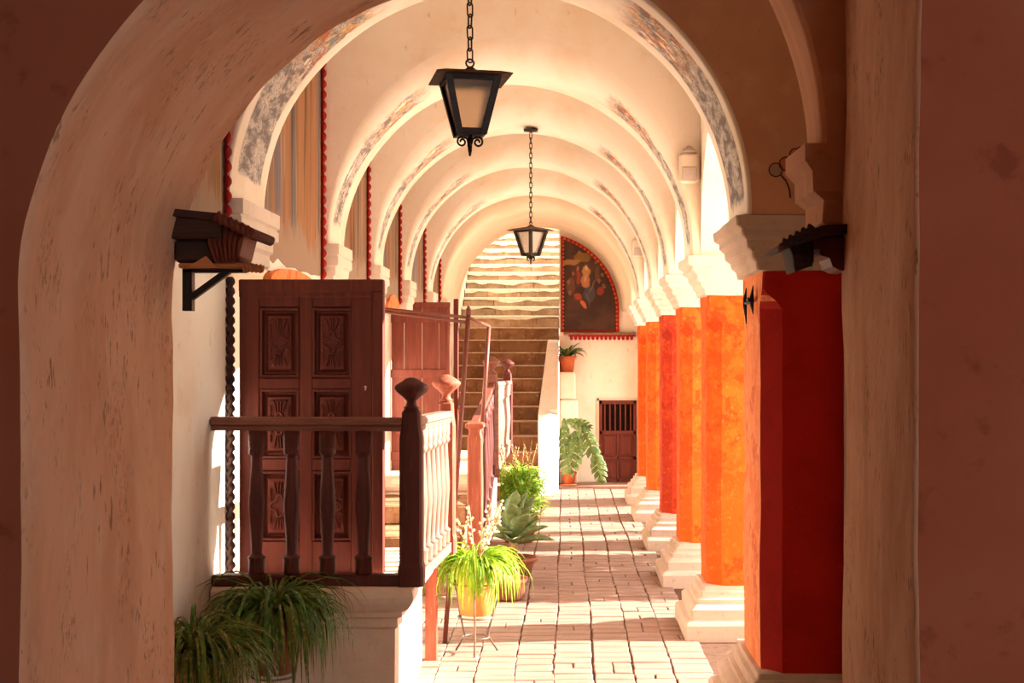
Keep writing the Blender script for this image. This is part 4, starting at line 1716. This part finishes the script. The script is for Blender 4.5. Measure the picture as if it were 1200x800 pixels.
# two shaded spider plants at the porch corner
A = (-1.52, 7.12)
wire_stand('plant_stand', 'wire tripod stand under the green spider plant before the porch base', A, .36, .15)
spider(A, .66, .362, 380, (.36, .68), [M['leaf_dark'], M['leaf_dark'], M['leaf_olive']], .019, 11, 'shaded green spider plant before the white porch base', .14, M['clay'], (2.4, 4.0))
B = (-1.74, 6.38)
wire_stand('plant_stand', 'wire tripod stand under the olive spider plant at the portal jamb', B, .36, .15)
spider(B, .60, .362, 340, (.36, .62), [M['leaf_olive'], M['leaf_olive'], M['leaf_dark']], .02, 17, 'dull olive spider plant half hidden by the portal jamb', .14, M['yellowpot'], (2.0, 3.6))


# agave
def agave_leaf(L, wd, th):
    m = MB()
    n = 9
    rings = []
    for k in range(n + 1):
        f = k / n
        ww = wd * (.55 + .75 * f if f < .6 else 1.0 * (1 - ((f - .6) / .4) ** 1.8) + .0) / 1.0
        ww = max(ww, .004)
        t_ = th * (1 - f * .9) + .002
        zc = .05 * L * math.sin(f * 2.6)
        rings.append([(f * L, -ww / 2, zc + ww * .22), (f * L, -ww / 4, zc + .02 * ww - 0), (f * L, 0, zc - .03 * ww), (f * L, ww / 4, zc + .02 * ww), (f * L, ww / 2, zc + ww * .22), (f * L, ww / 4, zc - t_), (f * L, 0, zc - t_ * 1.2), (f * L, -ww / 4, zc - t_)])
    m.loft(rings, 0, True, True)
    return m.mesh('leaf', M['leaf_agave'])


AG = Vector((-.46, 12.2, 0))
ag = thing('agave', 'grey-green agave rosette with broad pointed leaves in a low clay bowl', 'potted plant', AG)
pot(ag, (AG.x, AG.y, 0), .13, .20, .23, M['clay'])
m = MB()
m.lathe([(.04, .19), (.035, .30), (.05, .40)], AG, 10)
m.build('stem', M['stalk'], ag)
agm = [agave_leaf(.37, .17, .022), agave_leaf(.43, .185, .024), agave_leaf(.31, .15, .02)]
ra = random.Random(4)
for k in range(26):
    f = k / 25
    o = bpy.data.objects.new('leaf', agm[ra.randrange(3)])
    COL.objects.link(o)
    o.parent = ag
    o.location = (0, 0, .37 + .05 * f)
    o.rotation_euler = (ra.uniform(-.15, .15), -(.05 + 1.3 * f) + ra.uniform(-.12, .12), k * 2.4 + ra.uniform(-.2, .2))
    if math.cos(o.rotation_euler[2]) * math.cos(o.rotation_euler[1]) < -.25:
        o.scale = (.62, .8, .8)

# leafy bush with dry stalks behind the agave
BU = Vector((-.50, 14.9, 0))
bu = thing('leafy_bush', 'bright green bushy pot plant with dry flower stalks behind the agave', 'potted plant', BU)
pot(bu, (BU.x, BU.y, 0), .15, .21, .28, M['terracotta'])
m = MB()
rb = random.Random(9)
for k in range(760):
    az = rb.uniform(0, 2 * PI)
    rr = rb.uniform(0, .24)
    zz = rb.uniform(.26, .78)
    blade(m, (BU.x + math.cos(az) * rr, BU.y + math.sin(az) * rr, zz), az + rb.uniform(-.8, .8), rb.uniform(-.1, 1.2), rb.uniform(.12, .26), .026, rb.uniform(.8, 2.4), 4)
m.build('foliage', [M['leaf_bush']], bu, kind='stuff')
for k in range(12):
    az = rb.uniform(0, 2 * PI)
    P = [Vector((BU.x + rb.uniform(-.16, .16), BU.y + rb.uniform(-.12, .12), .6))]
    P.append(P[0] + Vector((rb.uniform(-.05, .05), 0, .25)))
    P.append(P[1] + Vector((rb.uniform(-.06, .06), 0, rb.uniform(.1, .28))))
    m = MB()
    m.tube(P, .004, 5)
    for i in range(10):
        p = P[1] + (P[2] - P[1]) * rb.random() + Vector((rb.uniform(-.015, .015), 0, 0))
        m.lathe([(.002, -.008), (.008, 0), (.003, .01)], p, 5)
    m.build('flower_stalk', M['stalk'], bu)

# low clay bowl beside the agave
t = thing('clay_pot', 'low dull clay pot on the pavement between spider plant and agave', 'pot', (-.47, 11.35, 0))
m = MB()
m.lathe([(.11, 0), (.13, .02), (.15, .14), (.165, .15), (.165, .18), (.145, .18), (.135, .10)], (-.47, 11.35, 0), 20)
m.build('bowl', M['clay'], t)
m = MB()
m.lathe([(.06, .10), (.137, .12), (.06, .13)], (-.47, 11.35, 0), 14)
m.build('soil', M['soil'], t)

# pot plant on the pedestal
PP = Vector((.03, 21.38, 1.79))
pt = thing('pedestal_plant', 'leafy green plant in a terracotta pot on the plastered pedestal', 'potted plant', PP)
pot(pt, PP, .10, .135, .25, M['terracotta'], .028)
rq = random.Random(12)
for k in range(26):
    m = MB()
    az = rq.uniform(0, 2 * PI)
    blade(m, PP + Vector((math.cos(az) * .04, math.sin(az) * .04, .22)), az, rq.uniform(.6, 1.4), rq.uniform(.24, .42), .06, rq.uniform(.8, 2.3), 7)
    m.build('leaf', M['leaf_mons'], pt)


# monstera
def monstera_leaf(L, W, lobes=6):
    m = MB()
    n = lobes
    mid = [(0, 0, 0)]
    for side in (-1, 1):
        for k in range(n):
            f0, f1 = k / n, (k + .72) / n
            w0 = W * math.sin(PI * min(1, (.12 + .8 * (f0 + .05)))) * .5
            x0, x1 = L * f0, L * f1
            droop = -.25 * w0
            pts = [(x0, 0, 0), (x1, 0, 0), (x1 + .10 * L, side * w0 * .75, droop * .4), (x1 + .12 * L, side * w0, droop), (x0 + .10 * L, side * w0 * .95, droop), (x0 + .03 * L, side * w0 * .5, droop * .25)]
            ix = [m.vert(p) for p in pts]
            m.face(ix if side > 0 else ix[::-1], 0, False)
        ix = [m.vert(p) for p in ((0, 0, 0), (L, 0, 0), (L, side * W * .06, 0), (0, side * W * .10, 0))]
        m.face(ix if side > 0 else ix[::-1], 0, False)
    ix = [m.vert(p) for p in ((L * .94, -W * .07, 0), (L * .94, W * .07, 0), (L * 1.14, 0, -.05 * L))]
    m.face(ix, 0)
    # solid leaf: a thin underside
    n0 = len(m.v)
    m.v += [(p[0], p[1], p[2] - .003) for p in m.v[:n0]]
    m.f += [tuple(i + n0 for i in f[::-1]) for f in m.f]
    m.m += m.m
    m.s += m.s
    return m


MO = Vector((.06, 21.08, .05))
mo = thing('monstera', 'tall potted monstera with split leaves by the end wall', 'potted plant', MO)
pot(mo, MO, .08, .115, .20, M['terracotta'], .022)
m = MB()
m.lathe([(.13, 0), (.15, .006), (.155, .02), (.13, .02)], MO, 18)
m.build('saucer', M['terracotta'], mo)
from mathutils import Matrix
#        leaf base (px), tip direction (px), length, width
LV = [((661, 490), (662, 545), .60, .20), ((675, 505), (664, 560), .66, .36), ((678, 492), (700, 540), .66, .28), ((697, 525), (706, 565), .52, .26), ((664, 492), (690, 500), .40, .22)]
crown = MO + Vector((0, 0, .22))
for k, (a, b_, L, W) in enumerate(LV):
    dd = 20.95 - .05 * (k % 3)
    A_, B_ = px(a[0], a[1], dd), px(b_[0], b_[1], dd - .12)
    ax = (B_ - A_).normalized()
    up = Vector((-.25 + .12 * k, -1, .35))
    yv = up.cross(ax).normalized()
    zv = ax.cross(yv)
    lf = monstera_leaf(L, W)
    lf.v = [tuple(A_ + ax * p[0] + yv * p[1] + zv * p[2]) for p in lf.v]
    lf.build('leaf', M['leaf_mons'], mo)
    m = MB()
    c1 = crown.lerp(A_, .5) + Vector((-.03 if a[0] < 664 else .03, 0, .10))
    P = [crown * (1 - q) ** 2 + c1 * 2 * q * (1 - q) + A_ * q * q for q in [i / 8 for i in range(9)]]
    m.tube(P, .008, 6)
    m.build('leaf_stalk', M['leaf_mons'], mo)

# unseen columnar shrubs, added to shade the middle bays
def add_shade_shrub(x, y, h, r, seed, label):
    t = thing('columnar_shrub', label, 'shrub', (x, y, -.02))
    m = MB()
    m.lathe([(.07, 0), (.05, h * .5), (.02, h * .9)], (x, y, -.02), 8)
    m.build('trunk', M['wood_black'], t)
    q = random.Random(seed)
    m = MB()
    for k in range(int(2600 * h * r)):
        z = q.uniform(.25, h)
        R_ = r * (1 - (z / h) ** 6 * .5) * math.sqrt(q.random())
        az = q.uniform(0, 2 * PI)
        blade(m, (x + R_ * math.cos(az), y + R_ * math.sin(az), z), az + q.uniform(-1, 1), q.uniform(.3, 1.5), .18, .07, .8, 2)
    m.build('foliage', [M['leaf_dark']], t, kind='stuff')


for i, (y, h, r) in enumerate(((14.9, 2.0, .14), (15.75, 2.0, .14), (18.75, 2.0, .2))):
    add_shade_shrub(3.4, y + .24, h, r, 40 + i, ['slim columnar courtyard shrub next to the clipped hedge', 'slim columnar courtyard shrub between two others', 'thicker columnar courtyard shrub far from the hedge'][i])
hd = thing('clipped_hedge', 'clipped green courtyard hedge outside the third bay of the arcade', 'hedge', (3.4, 12.9, -.02))  # out of view, added to keep sun off the floor
m = MB()
q = random.Random(77)
for k in range(5200):
    blade(m, (3.4 + q.uniform(-.2, .2), 12.95 + q.uniform(-1.32, 1.32), q.uniform(.02, 1.85)), q.uniform(0, 6.28), q.uniform(-.3, 1.4), .16, .07, .8, 2)
m.build('foliage', [M['leaf_dark']], hd, kind='stuff')
for k in range(6):
    m = MB()
    m.tube([(3.4, 11.75 + .48 * k, -.02), (3.42, 11.77 + .48 * k, .5), (3.38, 11.72 + .48 * k, 1.3)], [.03, .025, .01], 6)
    m.build('stem', M['wood_black'], hd)
